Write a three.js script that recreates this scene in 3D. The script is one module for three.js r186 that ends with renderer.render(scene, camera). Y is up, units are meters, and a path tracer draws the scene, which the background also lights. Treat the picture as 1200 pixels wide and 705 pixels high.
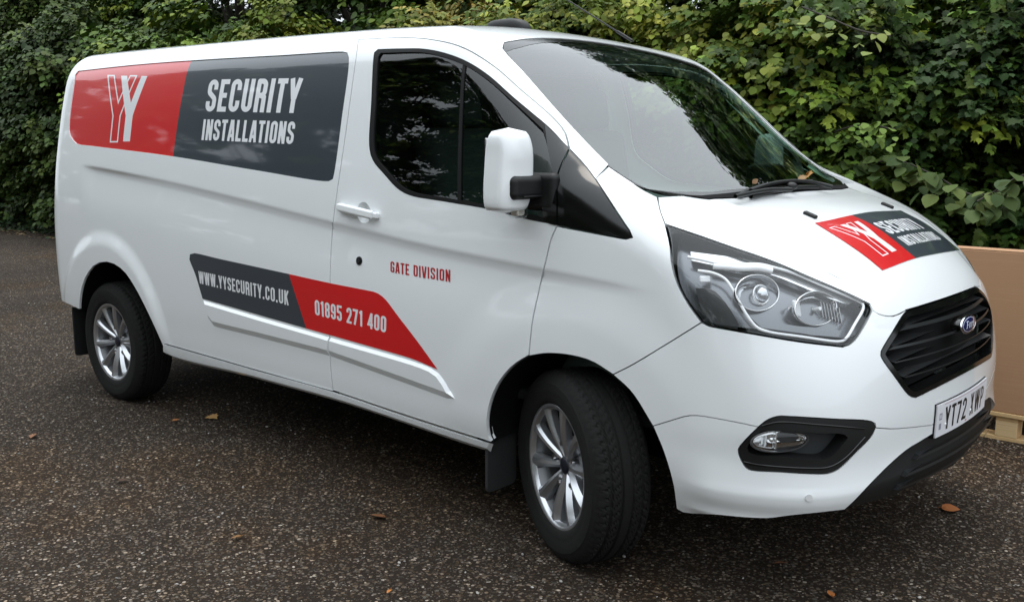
import * as THREE from 'three';
import { mergeGeometries, mergeVertices, toCreasedNormals } from 'three/addons/utils/BufferGeometryUtils.js';
import { RoundedBoxGeometry } from 'three/addons/geometries/RoundedBoxGeometry.js';

// ------------------------------------------------------------------ camera, sky, sun, exposure
const scene = new THREE.Scene();
const CAM = { p: [2.0614, 1.4604, 3.5171], yaw: 41.68, pitch: -9.144, f: 1143.8, w: 1200, h: 705 };   // metres, degrees, pixels of the photograph
const camera = new THREE.PerspectiveCamera(2 * Math.atan(CAM.h / 2 / CAM.f) * 180 / Math.PI, CAM.w / CAM.h, 0.05, 400);
camera.position.set(...CAM.p);
camera.rotation.set(CAM.pitch * Math.PI / 180, CAM.yaw * Math.PI / 180, 0, 'YXZ');
const renderer = new THREE.WebGLRenderer({ antialias: true });
renderer.toneMapping = THREE.LinearToneMapping;
renderer.toneMappingExposure = 1.53;
renderer.shadowMap.enabled = true;

function skyTexture() {                                            // a bright, closed cloud layer
  const W = 512, H = 256, d = new Float32Array(W * H * 4);
  for (let j = 0; j < H; j++) for (let i = 0; i < W; i++) {
    const el = ((j + 0.5) / H - 0.5) * Math.PI, az = (i + 0.5) / W * 2 * Math.PI, s = Math.max(0, Math.sin(el));
    const cx = Math.cos(az) * Math.cos(el) / (s + 0.25), cy = Math.sin(az) * Math.cos(el) / (s + 0.25);
    const n = Math.sin(cx * 1.9 + 1.3 * Math.sin(cy * 1.3)) * 0.5 + Math.sin(cy * 2.7 + 1.7 * Math.sin(cx * 2.1 + 1)) * 0.3 + Math.sin(cx * 5.3 + cy * 4.1) * 0.15;
    const L = el < 0 ? 0.3 : 1.75 * (1 + 2 * s) / 3 * (1 + 0.14 * n), o = (j * W + i) * 4;
    d[o] = L * 0.925; d[o + 1] = L * 1.0; d[o + 2] = L * 1.065; d[o + 3] = 1;
  }
  const t = new THREE.DataTexture(d, W, H, THREE.RGBAFormat, THREE.FloatType);
  t.mapping = THREE.EquirectangularReflectionMapping; t.magFilter = THREE.LinearFilter; t.minFilter = THREE.LinearFilter; t.needsUpdate = true;
  return t;
}
scene.background = skyTexture(); scene.environment = scene.background;
const sun = new THREE.DirectionalLight(0xfff4e6, 0.55);
sun.position.set(-3, 14, -3.5); sun.target.position.set(-1, 0, 0);
sun.castShadow = true; sun.shadow.radius = 45; sun.shadow.mapSize.set(2048, 2048);
Object.assign(sun.shadow.camera, { left: -16, right: 16, top: 16, bottom: -16, near: 1, far: 60 });
scene.add(sun, sun.target);

// ------------------------------------------------------------------ helpers
let seed = 7; const rnd = () => { seed = (seed * 1664525 + 1013904223) >>> 0; return seed / 4294967296; };
const rr = (a, b) => a + (b - a) * rnd();
const clamp = (v, a, b) => Math.min(b, Math.max(a, v)), lerp = (a, b, t) => a + (b - a) * t;
const sstep = (a, b, v) => { const t = clamp((v - a) / (b - a), 0, 1); return t * t * (3 - 2 * t); };
const V = (x, y, z) => new THREE.Vector3(x, y, z);
function spline(pts) {                                             // monotone cubic through [x, y] pairs, linear beyond the ends, tabulated
  const n = pts.length, x = pts.map(p => p[0]), y = pts.map(p => p[1]), m = [], dl = [];
  for (let i = 0; i < n - 1; i++) dl.push((y[i + 1] - y[i]) / (x[i + 1] - x[i]));
  for (let i = 0; i < n; i++) {
    if (i === 0) m.push(dl[0]); else if (i === n - 1) m.push(dl[n - 2]);
    else { const a = x[i] - x[i - 1], b = x[i + 1] - x[i]; m.push((dl[i - 1] * b + dl[i] * a) / (a + b)); }
  }
  const at = v => {
    if (v <= x[0]) return y[0] + m[0] * (v - x[0]);
    if (v >= x[n - 1]) return y[n - 1] + m[n - 1] * (v - x[n - 1]);
    let i = 0; while (v > x[i + 1]) i++;
    const h = x[i + 1] - x[i], t = (v - x[i]) / h, t2 = t * t, t3 = t2 * t;
    return (2 * t3 - 3 * t2 + 1) * y[i] + (t3 - 2 * t2 + t) * h * m[i] + (-2 * t3 + 3 * t2) * y[i + 1] + (t3 - t2) * h * m[i + 1];
  };
  const x0 = x[0] - 0.5, x1 = x[n - 1] + 0.5, N = 3000, tab = new Float64Array(N + 2), k = N / (x1 - x0);
  for (let i = 0; i <= N + 1; i++) tab[i] = at(x0 + i / k);
  return v => { const q = clamp((v - x0) * k, 0, N), i = q | 0; return tab[i] + (tab[i + 1] - tab[i]) * (q - i); };
}
const smax = (a, b, k) => { const h = Math.max(k - Math.abs(a - b), 0) / k; return Math.max(a, b) + h * h * k / 4; };
const smin = (a, b, k) => -smax(-a, -b, k);

// ------------------------------------------------------------------ materials
const std = (c, r = 0.6, o = {}) => new THREE.MeshStandardMaterial({ color: new THREE.Color().setRGB(...(Array.isArray(c) ? c : [c, c, c])), roughness: r, side: THREE.DoubleSide, ...o });
const phy = (c, r = 0.4, o = {}) => new THREE.MeshPhysicalMaterial({ color: new THREE.Color().setRGB(...(Array.isArray(c) ? c : [c, c, c])), roughness: r, side: THREE.DoubleSide, ...o });
const M = {
  paint: phy([0.82, 0.84, 0.845], 0.4, { clearcoat: 1, clearcoatRoughness: 0.02 }),
  dark: phy(0.004, 0.9, { specularIntensity: 0.3 }), plastic: phy(0.008, 0.5, { specularIntensity: 0.7 }), gloss: phy(0.004, 0.12),
  rubber: std(0.008, 0.8), seal: phy(0.005, 0.6, { specularIntensity: 0.5 }),
};

// ------------------------------------------------------------------ the van's outer form: f < 0 inside; x forward from the front axle, y up, z to the van's right
const creaseY = spline([[-4.4, 1.40], [-3.45, 1.335], [-2.49, 1.262], [-1.2, 1.132], [-0.63, 1.075], [0, 1.03], [0.6, 0.99]]);
const sideZ = spline([[0.2, 0.90], [0.28, 0.925], [0.36, 0.952], [0.55, 0.975], [0.75, 0.983], [0.95, 0.982], [1.15, 0.973], [1.3, 0.958], [1.5, 0.928], [1.7, 0.890], [1.85, 0.852], [2.0, 0.80]]);
const noseX = spline([[0.15, 0.90], [0.24, 0.96], [0.34, 1.02], [0.5, 1.042], [0.65, 1.042], [0.85, 1.02], [0.95, 0.985], [1.1, 0.90]]);
const hoodY = spline([[-0.2, 1.40], [0.2, 1.315], [0.39, 1.272], [0.5, 1.250], [0.609, 1.220], [0.77, 1.143], [0.895, 1.045], [0.97, 0.945], [1.04, 0.83]]);
const hoodDrop = spline([[0.2, 0.0], [0.4, 0.025], [0.7, 0.065], [0.9, 0.045], [1.05, 0.04]]);
const screenX = spline([[1.1, 0.70], [1.3, 0.36], [1.45, 0.12], [1.6, -0.09], [1.75, -0.31], [1.85, -0.48], [1.92, -0.63], [2.0, -0.85]]);
const roofY = spline([[-4.4, 2.025], [-3.5, 2.02], [-2.5, 2.004], [-1.5, 1.984], [-1.0, 1.968], [-0.6, 1.944], [-0.3, 1.91]]);
const bumpLedge = spline([[0.1, 0.0], [0.28, 0.0], [0.30, 0.006], [0.32, 0.016], [0.345, 0.012], [0.39, 0.016], [0.41, 0.016], [0.44, 0.009], [0.50, 0.0], [0.6, 0.0]]);
const screenC = spline([[1.2, 0.27], [1.35, 0.25], [1.6, 0.18], [1.75, 0.115], [1.88, 0.05], [2.0, 0.03]]);
function body(x, y, z) {
  const az = Math.abs(z);
  // side
  let zs = sideZ(y);
  if (x < -2.5) zs -= 0.016 * ((-2.5 - x) / 1.7) ** 2;
  if (x > 0) zs -= 0.03 * (x / 0.9) ** 2;
  const w = creaseY(x) - y;
  if (w > 0 && w < 0.5) zs -= 0.011 * (w < 0.03 ? 1 - (1 - w / 0.03) ** 2 : Math.exp(-(((w - 0.03) / 0.15) ** 2))) * sstep(-3.55, -3.35, x) * (1 - sstep(-0.1, 0.45, x));
  const rr_ = Math.hypot(x + 3.24, y - 0.335), rf = Math.hypot(x - 0.06, y - 0.335);
  zs += 0.020 * (1 - sstep(0.56, 0.66, rr_)) * sstep(0.3, 0.55, y);
  zs += 0.010 * (1 - sstep(0.52, 0.70, rf)) * sstep(0.25, 0.5, y);
  const ledge = bumpLedge(y);
  zs += ledge * sstep(0.45, 0.62, x);
  const fs = az - zs;
  // nose and tail
  const fn = x - noseX(y) - ledge + lerp(0.19, 0.25, sstep(0.6, 0.9, y)) * az * az;
  const fr = -4.115 + 0.10 * az * az + Math.max(0, y - 1.0) * 0.06 - x;
  // top: roof, and either under the bonnet or behind the screen
  const fh = (y - hoodY(x) + hoodDrop(x) * az * az / 0.7 - 0.007 * (sstep(0.60, 0.54, az + 0.14 * (x - 0.4)) - 0.4) * sstep(0.25, 0.45, x)) * (x > 0.75 ? lerp(0.88, 0.70, clamp((x - 0.75) / 0.25, 0, 1)) : lerp(0.96, 0.88, clamp((x - 0.3) / 0.45, 0, 1)));
  const fw = (x - screenX(y) + screenC(y) * az * az) * 0.56;
  const fy = y - roofY(x) + 0.07 * az * az;
  const front = smin(fh, fw, 0.015);
  let f = smax(fy, front, 0.06);
  const k = lerp(0.16, lerp(0.10, 0.14, sstep(-0.3, -1.2, x)), sstep(1.2, 1.42, y));
  f = smax(f, smax(fs, fn, 0.30), k * (1 - 0.6 * sstep(0.8, 1.0, x)));
  return smax(f, fr, 0.20);
}
function grad(p) {
  const e = 0.0015, n = V(body(p.x + e, p.y, p.z) - body(p.x - e, p.y, p.z), body(p.x, p.y + e, p.z) - body(p.x, p.y - e, p.z), body(p.x, p.y, p.z + e) - body(p.x, p.y, p.z - e));
  return n.normalize();
}
function trace(o, d, off = 0, max = 12) {                          // first point along a ray where the body (grown by off) begins
  let t = 0, f = 0, tp = 0;
  for (let i = 0; i < 400; i++) {
    f = body(o.x + d.x * t, o.y + d.y * t, o.z + d.z * t) - off;
    if (f <= 0) break;
    tp = t; t += Math.max(0.0006, f * 0.75);
    if (t > max) return null;
  }
  for (let i = 0; i < 14; i++) { const m = (tp + t) / 2; if (body(o.x + d.x * m, o.y + d.y * m, o.z + d.z * m) - off > 0) tp = m; else t = m; }
  return V(o.x + d.x * t, o.y + d.y * t, o.z + d.z * t);
}
const fwd = V(-Math.sin(CAM.yaw * Math.PI / 180) * Math.cos(CAM.pitch * Math.PI / 180), Math.sin(CAM.pitch * Math.PI / 180), -Math.cos(CAM.yaw * Math.PI / 180) * Math.cos(CAM.pitch * Math.PI / 180));
const rgt = V().crossVectors(fwd, V(0, 1, 0)).normalize(), upv = V().crossVectors(rgt, fwd);
const ray = (px, py) => fwd.clone().addScaledVector(rgt, (px - CAM.w / 2) / CAM.f).addScaledVector(upv, (CAM.h / 2 - py) / CAM.f).normalize();
const eye = V(...CAM.p);
function hit(px, py, off = 0) { const p = trace(eye, ray(px, py), off); if (!p) throw new Error('ray misses the van at ' + px + ',' + py); return p; }
const project = p => { const q = p.clone().sub(eye), k = q.dot(fwd); return [CAM.w / 2 + CAM.f * q.dot(rgt) / k, CAM.h / 2 - CAM.f * q.dot(upv) / k]; };
const onPlane = (px, py, axis, v) => { const d = ray(px, py); return eye.clone().addScaledVector(d, (v - eye[axis]) / d[axis]); };

// charts: a flat coordinate system for each side of the van and the ray that lifts it on to the form
const DS = V(0, 0.5, 0.8660254), DV = V(0, 0.8660254, -0.5), FX = 0.2;
const shear = x => 0.8660254 * creaseY(x) - 0.5 * sideZ(creaseY(x));   // lays the shoulder crease along a grid line
const HN = V(0.5, 0.8660254, 0), HV = V(0.8660254, -0.5, 0);
const charts = {
  D: { to: p => [p.x, p.dot(DV) - shear(p.x)], ray: (u, v) => [V(u, 0, 0).addScaledVector(DV, v + shear(u)).addScaledVector(DS, 2.4), DS.clone().negate()] },
  F: { to: p => [Math.atan2(p.z, p.x - FX) * 0.9, p.y], ray: (u, v) => { const c = Math.cos(u / 0.9), s = Math.sin(u / 0.9); return [V(FX + 1.5 * c, v, 1.5 * s), V(-c, 0, -s)]; } },
  T: { to: p => [p.x, p.z], ray: (u, v) => [V(u, 2.3, v), V(0, -1, 0)] },
  H: { to: p => [p.dot(HV), p.z], ray: (u, v) => [V(0, 0, v).addScaledVector(HV, u).addScaledVector(HN, 2.6), HN.clone().negate()] },
  R: { to: p => [p.z, p.y], ray: (u, v) => [V(-5, v, u), V(1, 0, 0)] },
};
for (const c of Object.values(charts)) c.lift = (u, v, off = 0) => { const [o, d] = c.ray(u, v); const p = trace(o, d, off, 4); return p || o.addScaledVector(d, 1.4); };

// smooth a list of pixel (or chart) points; a point with a third entry starts a new smooth run (a corner)
function curve(pts, step = 9) {
  const out = [], runs = [[]];
  pts.forEach((p, i) => { runs[runs.length - 1].push(p); if (p[2] && i && i < pts.length - 1) runs.push([p]); });
  for (const r of runs) {
    if (r.length < 3) { const n = Math.max(1, Math.round(Math.hypot(r[1][0] - r[0][0], r[1][1] - r[0][1]) / step)); for (let i = 0; i < n; i++) out.push([lerp(r[0][0], r[1][0], i / n), lerp(r[0][1], r[1][1], i / n)]); continue; }
    const c = new THREE.CatmullRomCurve3(r.map(p => V(p[0], p[1], 0)), false, 'centripetal'), n = Math.max(2, Math.round(c.getLength() / step));
    for (let i = 0; i < n; i++) { const q = c.getPointAt(i / n); out.push([q.x, q.y]); }
  }
  const l = pts[pts.length - 1]; out.push([l[0], l[1]]);
  return out;
}
const px = (pts, ch, step = 9, off = 0) => curve(pts, step).map(p => charts[ch].to(hit(p[0], p[1], off)));
function fullFromHalf(half) { return half.concat(half.slice().reverse().filter(p => Math.abs(p[1]) > 1e-3).map(p => [p[0], -p[1]])); }
const area = l => { let s = 0; for (let i = 0; i < l.length; i++) { const a = l[i], b = l[(i + 1) % l.length]; s += a[0] * b[1] - b[0] * a[1]; } return s / 2; };
function clean(l, e = 1e-5) { const o = []; for (const p of l) { const q = o[o.length - 1]; if (!q || Math.hypot(p[0] - q[0], p[1] - q[1]) > e) o.push(p); } while (o.length > 1 && Math.hypot(o[0][0] - o[o.length - 1][0], o[0][1] - o[o.length - 1][1]) <= e) o.pop(); return o; }
function insetLoop(loop, d) {                                      // move the outline inwards by d
  const l = clean(loop, 1e-4), s = Math.sign(area(l)), n = l.length;
  return l.map((p, i) => {
    const a = l[(i + n - 1) % n], b = l[(i + 1) % n];
    let e1 = [p[0] - a[0], p[1] - a[1]], e2 = [b[0] - p[0], b[1] - p[1]]; const l1 = Math.hypot(...e1), l2 = Math.hypot(...e2);
    const n1 = [-e1[1] / l1 * s, e1[0] / l1 * s], n2 = [-e2[1] / l2 * s, e2[0] / l2 * s];
    let m = [n1[0] + n2[0], n1[1] + n2[1]]; const q = Math.max(0.6, m[0] * n1[0] + m[1] * n1[1]);
    return [p[0] + m[0] / q * d, p[1] + m[1] / q * d];
  });
}
function clipHalf(poly, ax, v, keepLess) {
  const out = [], ins = p => keepLess ? p[ax] <= v : p[ax] >= v;
  for (let i = 0; i < poly.length; i++) {
    const a = poly[i], b = poly[(i + 1) % poly.length], ia = ins(a), ib = ins(b);
    if (ia) out.push(a);
    if (ia !== ib) { const t = (v - a[ax]) / (b[ax] - a[ax]); const q = [0, 0]; q[ax] = v; q[1 - ax] = a[1 - ax] + t * (b[1 - ax] - a[1 - ax]); out.push(q); }
  }
  return out;
}
function gridCells(loop, g) {                                      // cut an outline into cells of a grid of spacing g
  let x0 = 1e9, x1 = -1e9, y0 = 1e9, y1 = -1e9;
  for (const p of loop) { x0 = Math.min(x0, p[0]); x1 = Math.max(x1, p[0]); y0 = Math.min(y0, p[1]); y1 = Math.max(y1, p[1]); }
  const cells = [];
  const rec = (poly, i0, i1, j0, j1) => {
    if (poly.length < 3) return;
    if (i1 - i0 <= 1 && j1 - j0 <= 1) { const c = clean(poly, 1e-6); if (c.length > 2 && Math.abs(area(c)) > 1e-9) cells.push(c); return; }
    if (i1 - i0 >= j1 - j0) { const m = (i0 + i1) >> 1; rec(clipHalf(poly, 0, m * g, true), i0, m, j0, j1); rec(clipHalf(poly, 0, m * g, false), m, i1, j0, j1); }
    else { const m = (j0 + j1) >> 1; rec(clipHalf(poly, 1, m * g, true), i0, i1, j0, m); rec(clipHalf(poly, 1, m * g, false), i0, i1, m, j1); }
  };
  rec(loop, Math.floor(x0 / g), Math.ceil(x1 / g), Math.floor(y0 / g), Math.ceil(y1 / g));
  return cells;
}
function bridge(loop, hole) {                                      // join a hole to its outline by a seam
  if (Math.sign(area(loop)) === Math.sign(area(hole))) hole = hole.slice().reverse();
  let best = [1e9, 0, 0];
  loop.forEach((a, i) => hole.forEach((b, j) => { const d = Math.hypot(a[0] - b[0], a[1] - b[1]); if (d < best[0]) best = [d, i, j]; }));
  const [, i, j] = best;
  return [...loop.slice(0, i + 1), ...hole.slice(j), ...hole.slice(0, j + 1), ...loop.slice(i)];
}
// a sheet on the van's form inside an outline: grid of cells, smooth normals from the form, edges turned in by skirt
function sheet(ch, loop, { g = 0.02, off = 0, gap = 0, skirt = 0.015, holes = [], uv = null, shape = null, seam = false } = {}) {
  const C = charts[ch]; let L = clean(loop); if (gap) { L = clean(loop, 1e-4); const o = L; L = insetLoop(L, gap).map((p, i) => seam && Math.abs(o[i][0]) < 1e-6 ? [0, p[1]] : p); }
  const hs = holes.map(h => clean(h));
  let whole = L; for (const h of hs) whole = bridge(whole, h);
  const pos = [], nor = [], uvs = [], idx = [], key = new Map();
  const put = (u, v) => {
    const p = C.lift(u, v, typeof off === 'function' ? off(u, v) : off); let n = grad(p);
    if (shape) { const r = shape(p, n, u, v); if (r) n = r; }
    return [p, n];
  };
  const vert = (u, v) => {
    const k = Math.round(u * 2e5) + ',' + Math.round(v * 2e5); let i = key.get(k);
    if (i === undefined) { const [p, n] = put(u, v); i = pos.length / 3; pos.push(p.x, p.y, p.z); nor.push(n.x, n.y, n.z); uvs.push(...(uv ? uv(u, v, p) : [u, v])); key.set(k, i); }
    return i;
  };
  const tri = (a, b, c) => {
    if (a === b || b === c || a === c) return;
    const A = V().fromArray(pos, a * 3), e1 = V().fromArray(pos, b * 3).sub(A), e2 = V().fromArray(pos, c * 3).sub(A), n = e1.cross(e2);
    if (n.lengthSq() < 1e-16) return;
    if (n.x * nor[a * 3] + n.y * nor[a * 3 + 1] + n.z * nor[a * 3 + 2] < 0) idx.push(a, c, b); else idx.push(a, b, c);
  };
  for (const c of gridCells(whole, g)) {
    const ids = c.map(p => vert(p[0], p[1]));
    if (c.length === 4 && Math.abs(Math.abs(area(c)) - g * g) < 1e-8) { tri(ids[0], ids[1], ids[2]); tri(ids[0], ids[2], ids[3]); }
    else for (const [a, b, d] of THREE.ShapeUtils.triangulateShape(c.map(p => new THREE.Vector2(p[0], p[1])), [])) tri(ids[a], ids[b], ids[d]);
  }
  if (skirt) for (const loop0 of [L, ...hs]) {
    const l = []; loop0.forEach((p, i) => { const q = loop0[(i + 1) % loop0.length], n = Math.max(1, Math.ceil(Math.hypot(q[0] - p[0], q[1] - p[1]) / 0.03)); for (let k = 0; k < n; k++) l.push([lerp(p[0], q[0], k / n), lerp(p[1], q[1], k / n)]); });
    const ring = l.map(p => { const [q, n] = put(p[0], p[1]); return [q, q.clone().addScaledVector(n, -skirt)]; });
    ring.forEach((a, i) => {
      const b = ring[(i + 1) % ring.length], n = b[0].clone().sub(a[0]).cross(a[1].clone().sub(a[0])).normalize(), s = pos.length / 3;
      if (!(n.lengthSq() > 0.5)) return;
      for (const q of [a[0], b[0], b[1], a[1]]) { pos.push(q.x, q.y, q.z); nor.push(n.x, n.y, n.z); uvs.push(0, 0); }
      idx.push(s, s + 1, s + 2, s, s + 2, s + 3);
    });
  }
  return geom(pos, nor, uvs, idx);
}
function geom(pos, nor, uvs, idx) {
  const G = new THREE.BufferGeometry();
  G.setAttribute('position', new THREE.Float32BufferAttribute(pos, 3));
  if (nor) G.setAttribute('normal', new THREE.Float32BufferAttribute(nor, 3));
  G.setAttribute('uv', new THREE.Float32BufferAttribute(uvs || new Array(pos.length / 3 * 2).fill(0), 2));
  G.setIndex(idx); if (!nor) G.computeVertexNormals();
  return G;
}
function flip(G) {                                                 // mirror across the van's middle plane
  const H = G.clone(), p = H.attributes.position, n = H.attributes.normal, ix = H.index;
  for (let i = 0; i < p.count; i++) { p.setZ(i, -p.getZ(i)); n.setZ(i, -n.getZ(i)); }
  if (ix) for (let i = 0; i < ix.count; i += 3) { const a = ix.getX(i + 1); ix.setX(i + 1, ix.getX(i + 2)); ix.setX(i + 2, a); }
  else for (const a of Object.values(H.attributes)) for (let i = 0; i < a.count; i += 3) for (let k = 0; k < a.itemSize; k++) { const q = a.array[(i + 1) * a.itemSize + k]; a.array[(i + 1) * a.itemSize + k] = a.array[(i + 2) * a.itemSize + k]; a.array[(i + 2) * a.itemSize + k] = q; }
  return H;
}
function mesh(name, G, m, parent, label) {
  const o = new THREE.Mesh(G, m); o.name = name; o.castShadow = o.receiveShadow = true; parent.add(o); if (label) o.userData.label = label; return o;
}
const names = {};
function numbered(n) { const k = names[n] = (names[n] ?? -1) + 1; return k ? `${n}_${String(k).padStart(3, '0')}` : n; }
function thing(name, label, category, group) { const o = new THREE.Group(); o.name = numbered(name); o.userData = { label, category }; if (group) o.userData.group = group; scene.add(o); return o; }
function both(name, G, m, parent) { return [mesh(name, G, m, parent), mesh(name, flip(G), m, parent)]; }

// ------------------------------------------------------------------ ground
function asphalt() {
  const n = 2048, c = document.createElement('canvas'), h = document.createElement('canvas'); c.width = c.height = h.width = h.height = n;
  const x = c.getContext('2d'), y = h.getContext('2d');
  x.fillStyle = '#2e2721'; x.fillRect(0, 0, n, n); y.fillStyle = '#303030'; y.fillRect(0, 0, n, n);
  for (let i = 0; i < 62000; i++) {
    const a = 2.0 + 4.6 * rnd() ** 2, b = a * rr(0.55, 1), px_ = rr(0, n), py = rr(0, n), th = rr(0, 3.14), v = rnd(), t = v < 0.6 ? rr(46, 80) : v < 0.94 ? rr(82, 122) : rr(126, 190), w = rr(2, 20);
    const col = `rgb(${t + w * 0.6 | 0},${t | 0},${t - w * 0.7 | 0})`, hh = rr(110, 235) | 0, hc = `rgb(${hh},${hh},${hh})`;
    for (const ox of [0, px_ < 12 ? n : px_ > n - 12 ? -n : 0]) for (const oy of [0, py < 12 ? n : py > n - 12 ? -n : 0]) {
      if ((ox || oy) || true) { x.fillStyle = col; x.beginPath(); x.ellipse(px_ + ox, py + oy, a, b, th, 0, 7); x.fill(); y.fillStyle = hc; y.beginPath(); y.ellipse(px_ + ox, py + oy, a, b, th, 0, 7); y.fill(); }
    }
  }
  const f = (q, s) => { const t = new THREE.CanvasTexture(q); if (s) t.colorSpace = THREE.SRGBColorSpace; t.wrapS = t.wrapT = THREE.RepeatWrapping; t.anisotropy = 16; return t; };
  return phy(1, 0.95, { specularIntensity: 0.35, map: f(c, true), bumpMap: f(h), bumpScale: 0.006, vertexColors: true });
}
const hash = (i, j) => { let h = (i * 374761393 + j * 668265263) | 0; h = Math.imul(h ^ (h >>> 13), 1274126177); return ((h ^ (h >>> 16)) >>> 0) / 4294967296; };
const vnoise = (x, y) => { const i = Math.floor(x), j = Math.floor(y), u = sstep(0, 1, x - i), v = sstep(0, 1, y - j); return lerp(lerp(hash(i, j), hash(i + 1, j), u), lerp(hash(i, j + 1), hash(i + 1, j + 1), u), v); };
{
  const ax = (lo, hi, far) => { const a = [-far, -80, -50, -32]; for (let v = lo; v <= hi + 1e-6; v += 0.12) a.push(v); a.push(32, 50, 80, far); return a; };
  const stains = [[386, 640, 0.16], [285, 627, 0.12], [455, 606, 0.14], [72, 612, 0.2], [150, 590, 0.18], [610, 605, 0.1], [760, 690, 0.2], [300, 560, 0.25], [200, 540, 0.3]].map(([x, y, r]) => [onPlane(x, y, 'y', 0), r]);   // ochre moss and leaf stains
  const X = ax(-18, 7, 200), Z = ax(-5, 5, 200), pos = [], col = [], uv = [], nor = [], idx = [];
  for (const z of Z) for (const x of X) {
    pos.push(x, 0, z); nor.push(0, 1, 0); uv.push(x / 2.4, -z / 2.4);
    const a = vnoise(x * 0.7 + 9, z * 0.7), b = vnoise(x * 2.3, z * 2.3 + 5), c = vnoise(x * 6.1, z * 6.1 + 11), d = vnoise(x * 1.3 + 40, z * 1.6 + 3);
    const v = 0.41 + 0.25 * a + 0.20 * b + 0.16 * c; let br = sstep(0.52, 0.8, d * 0.65 + c * 0.35);   // brown, mossy patches
    let st = 0; for (const [q, r] of stains) st = Math.max(st, (1 - sstep(r * 0.5, r, Math.hypot(x - q.x, z - q.z) * (0.7 + 0.6 * c)))); br = Math.max(br, st);
    col.push(v * lerp(1, 0.99, br), v * lerp(0.90, 0.80, br), v * lerp(0.80, 0.60, br));
  }
  for (let j = 0; j < Z.length - 1; j++) for (let i = 0; i < X.length - 1; i++) { const k = j * X.length + i; idx.push(k, k + X.length, k + X.length + 1, k, k + X.length + 1, k + 1); }
  const g = geom(pos, nor, uv, idx); g.setAttribute('color', new THREE.Float32BufferAttribute(col, 3));
  mesh('ground', g, asphalt(), scene).userData.kind = 'structure';
}

// ------------------------------------------------------------------ the van
const van = thing('panel_van', 'white panel van with red and grey security company graphics', 'van');

// outlines in pixels of the photograph (1200 x 705), turned into places on the form
const P = {
  doorTop: [[420, 46], [450, 44.3], [476, 43.7], [506, 46], [541, 54.5], [579, 77], [610, 104], [648, 137], [663, 155], [668, 174]],
  doorFront: [[668, 174], [660, 189], [653.7, 205], [653, 235], [653, 265, 1], [646.4, 279.5], [641.6, 298.7], [632, 340], [624, 378], [620, 417]],
  archFrontRear: [[620, 417], [605, 426], [595, 435], [582.6, 452], [574, 473.6], [571, 495], [573, 511], [577, 519]],
  doorBottom: [[577, 519], [540, 507.5], [470, 485], [390, 458]],
  doorRear: [[390, 458], [386.5, 420], [386, 370], [386.5, 320], [388, 285], [391, 250], [397, 208], [404, 160], [413, 95], [420, 46]],
  archFrontTop: [[620, 417], [640, 414], [667.7, 416], [693, 423], [718.7, 438.7]],
  archFrontFront: [[718.7, 438.7], [740, 458.7], [761, 490.6], [778, 529], [789, 567], [793, 596]],
  fenderBumper: [[718.7, 438.7], [740, 428], [780, 404], [822, 378]],
  lampRear: [[822, 378], [806, 356], [793, 331], [787, 308], [785, 285], [779.5, 262]],
  lampTop: [[779.5, 262], [815, 274], [856, 288.3], [905, 305.3], [953, 325.8], [1001, 346.5], [1020, 356]],
  lampFront: [[1020, 356], [1023, 362], [1016, 378], [1005, 396], [998, 403], [988, 406.5]],
  lampBottom: [[988, 406.5], [940, 401], [880, 391], [845, 385], [830, 382], [822, 378]],
  hoodSide: [[779.5, 262], [774, 247], [771, 231]],
  fenderTop: [[771, 231], [755, 223], [740, 213], [713, 195, 1], [698, 209]],
  triFront: [[698, 209], [718, 240], [735, 266], [741.5, 276], [739.5, 280.5], [733, 280], [700, 274], [653, 265]],
  triTop: [[668, 174], [684, 191], [698, 209]],
  screenSide: [[600, 47.5], [590, 50], [588, 54], [617.5, 88], [656, 132], [686.5, 165], [713, 192]],
  screenLow: [[713, 192], [727, 202], [740, 210], [767, 223], [800, 229]],
};
const DC = p => charts.D.to(p), FC = p => charts.F.to(p), TC = p => charts.T.to(p);
const rev = a => a.slice().reverse();
const mirrorF = half => half.concat(rev(half).filter(p => Math.abs(p[0]) > 1e-3).map(p => [-p[0], p[1]]));
const roofZ = 0.62, xB = hit(420, 46).x, tl = hit(600, 47.5);

// --- strip between two outlines of equal length, a raised plate, and a thin bar along a path
function strip(A, B, closed = true) {
  const pos = [], nor = [], idx = [];
  for (let i = 0; i < A.length - (closed ? 0 : 1); i++) {
    const j = (i + 1) % A.length, q = [A[i], A[j], B[j], B[i]], n = q[2].clone().sub(q[0]).cross(q[3].clone().sub(q[1])).normalize(), k = pos.length / 3;
    if (!(n.lengthSq() > 0.5)) continue;
    for (const p of q) { pos.push(p.x, p.y, p.z); nor.push(n.x, n.y, n.z); }
    idx.push(k, k + 1, k + 2, k, k + 2, k + 3);
  }
  return geom(pos, nor, null, idx);
}
function raised(ch, loop, h, bevel, o = {}) {
  const L = clean(loop, 2e-3), I = insetLoop(L, bevel).map((p, i) => o.keep && o.keep(L[i]) ? [L[i][0], p[1]] : p), lift = (l, f) => l.map(p => charts[ch].lift(p[0], p[1], f));
  return mergeGeometries([sheet(ch, I, { off: h, skirt: 0, g: 0.02, ...o }), strip(lift(L, o.base ?? -0.002), lift(I, h))]);
}
function tube(pts, r, seg = 6, closed = false, per = 3) {
  const c = new THREE.CatmullRomCurve3(pts, closed, 'centripetal');
  return new THREE.TubeGeometry(c, Math.max(4, pts.length * per), r, seg, closed);
}
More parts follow.
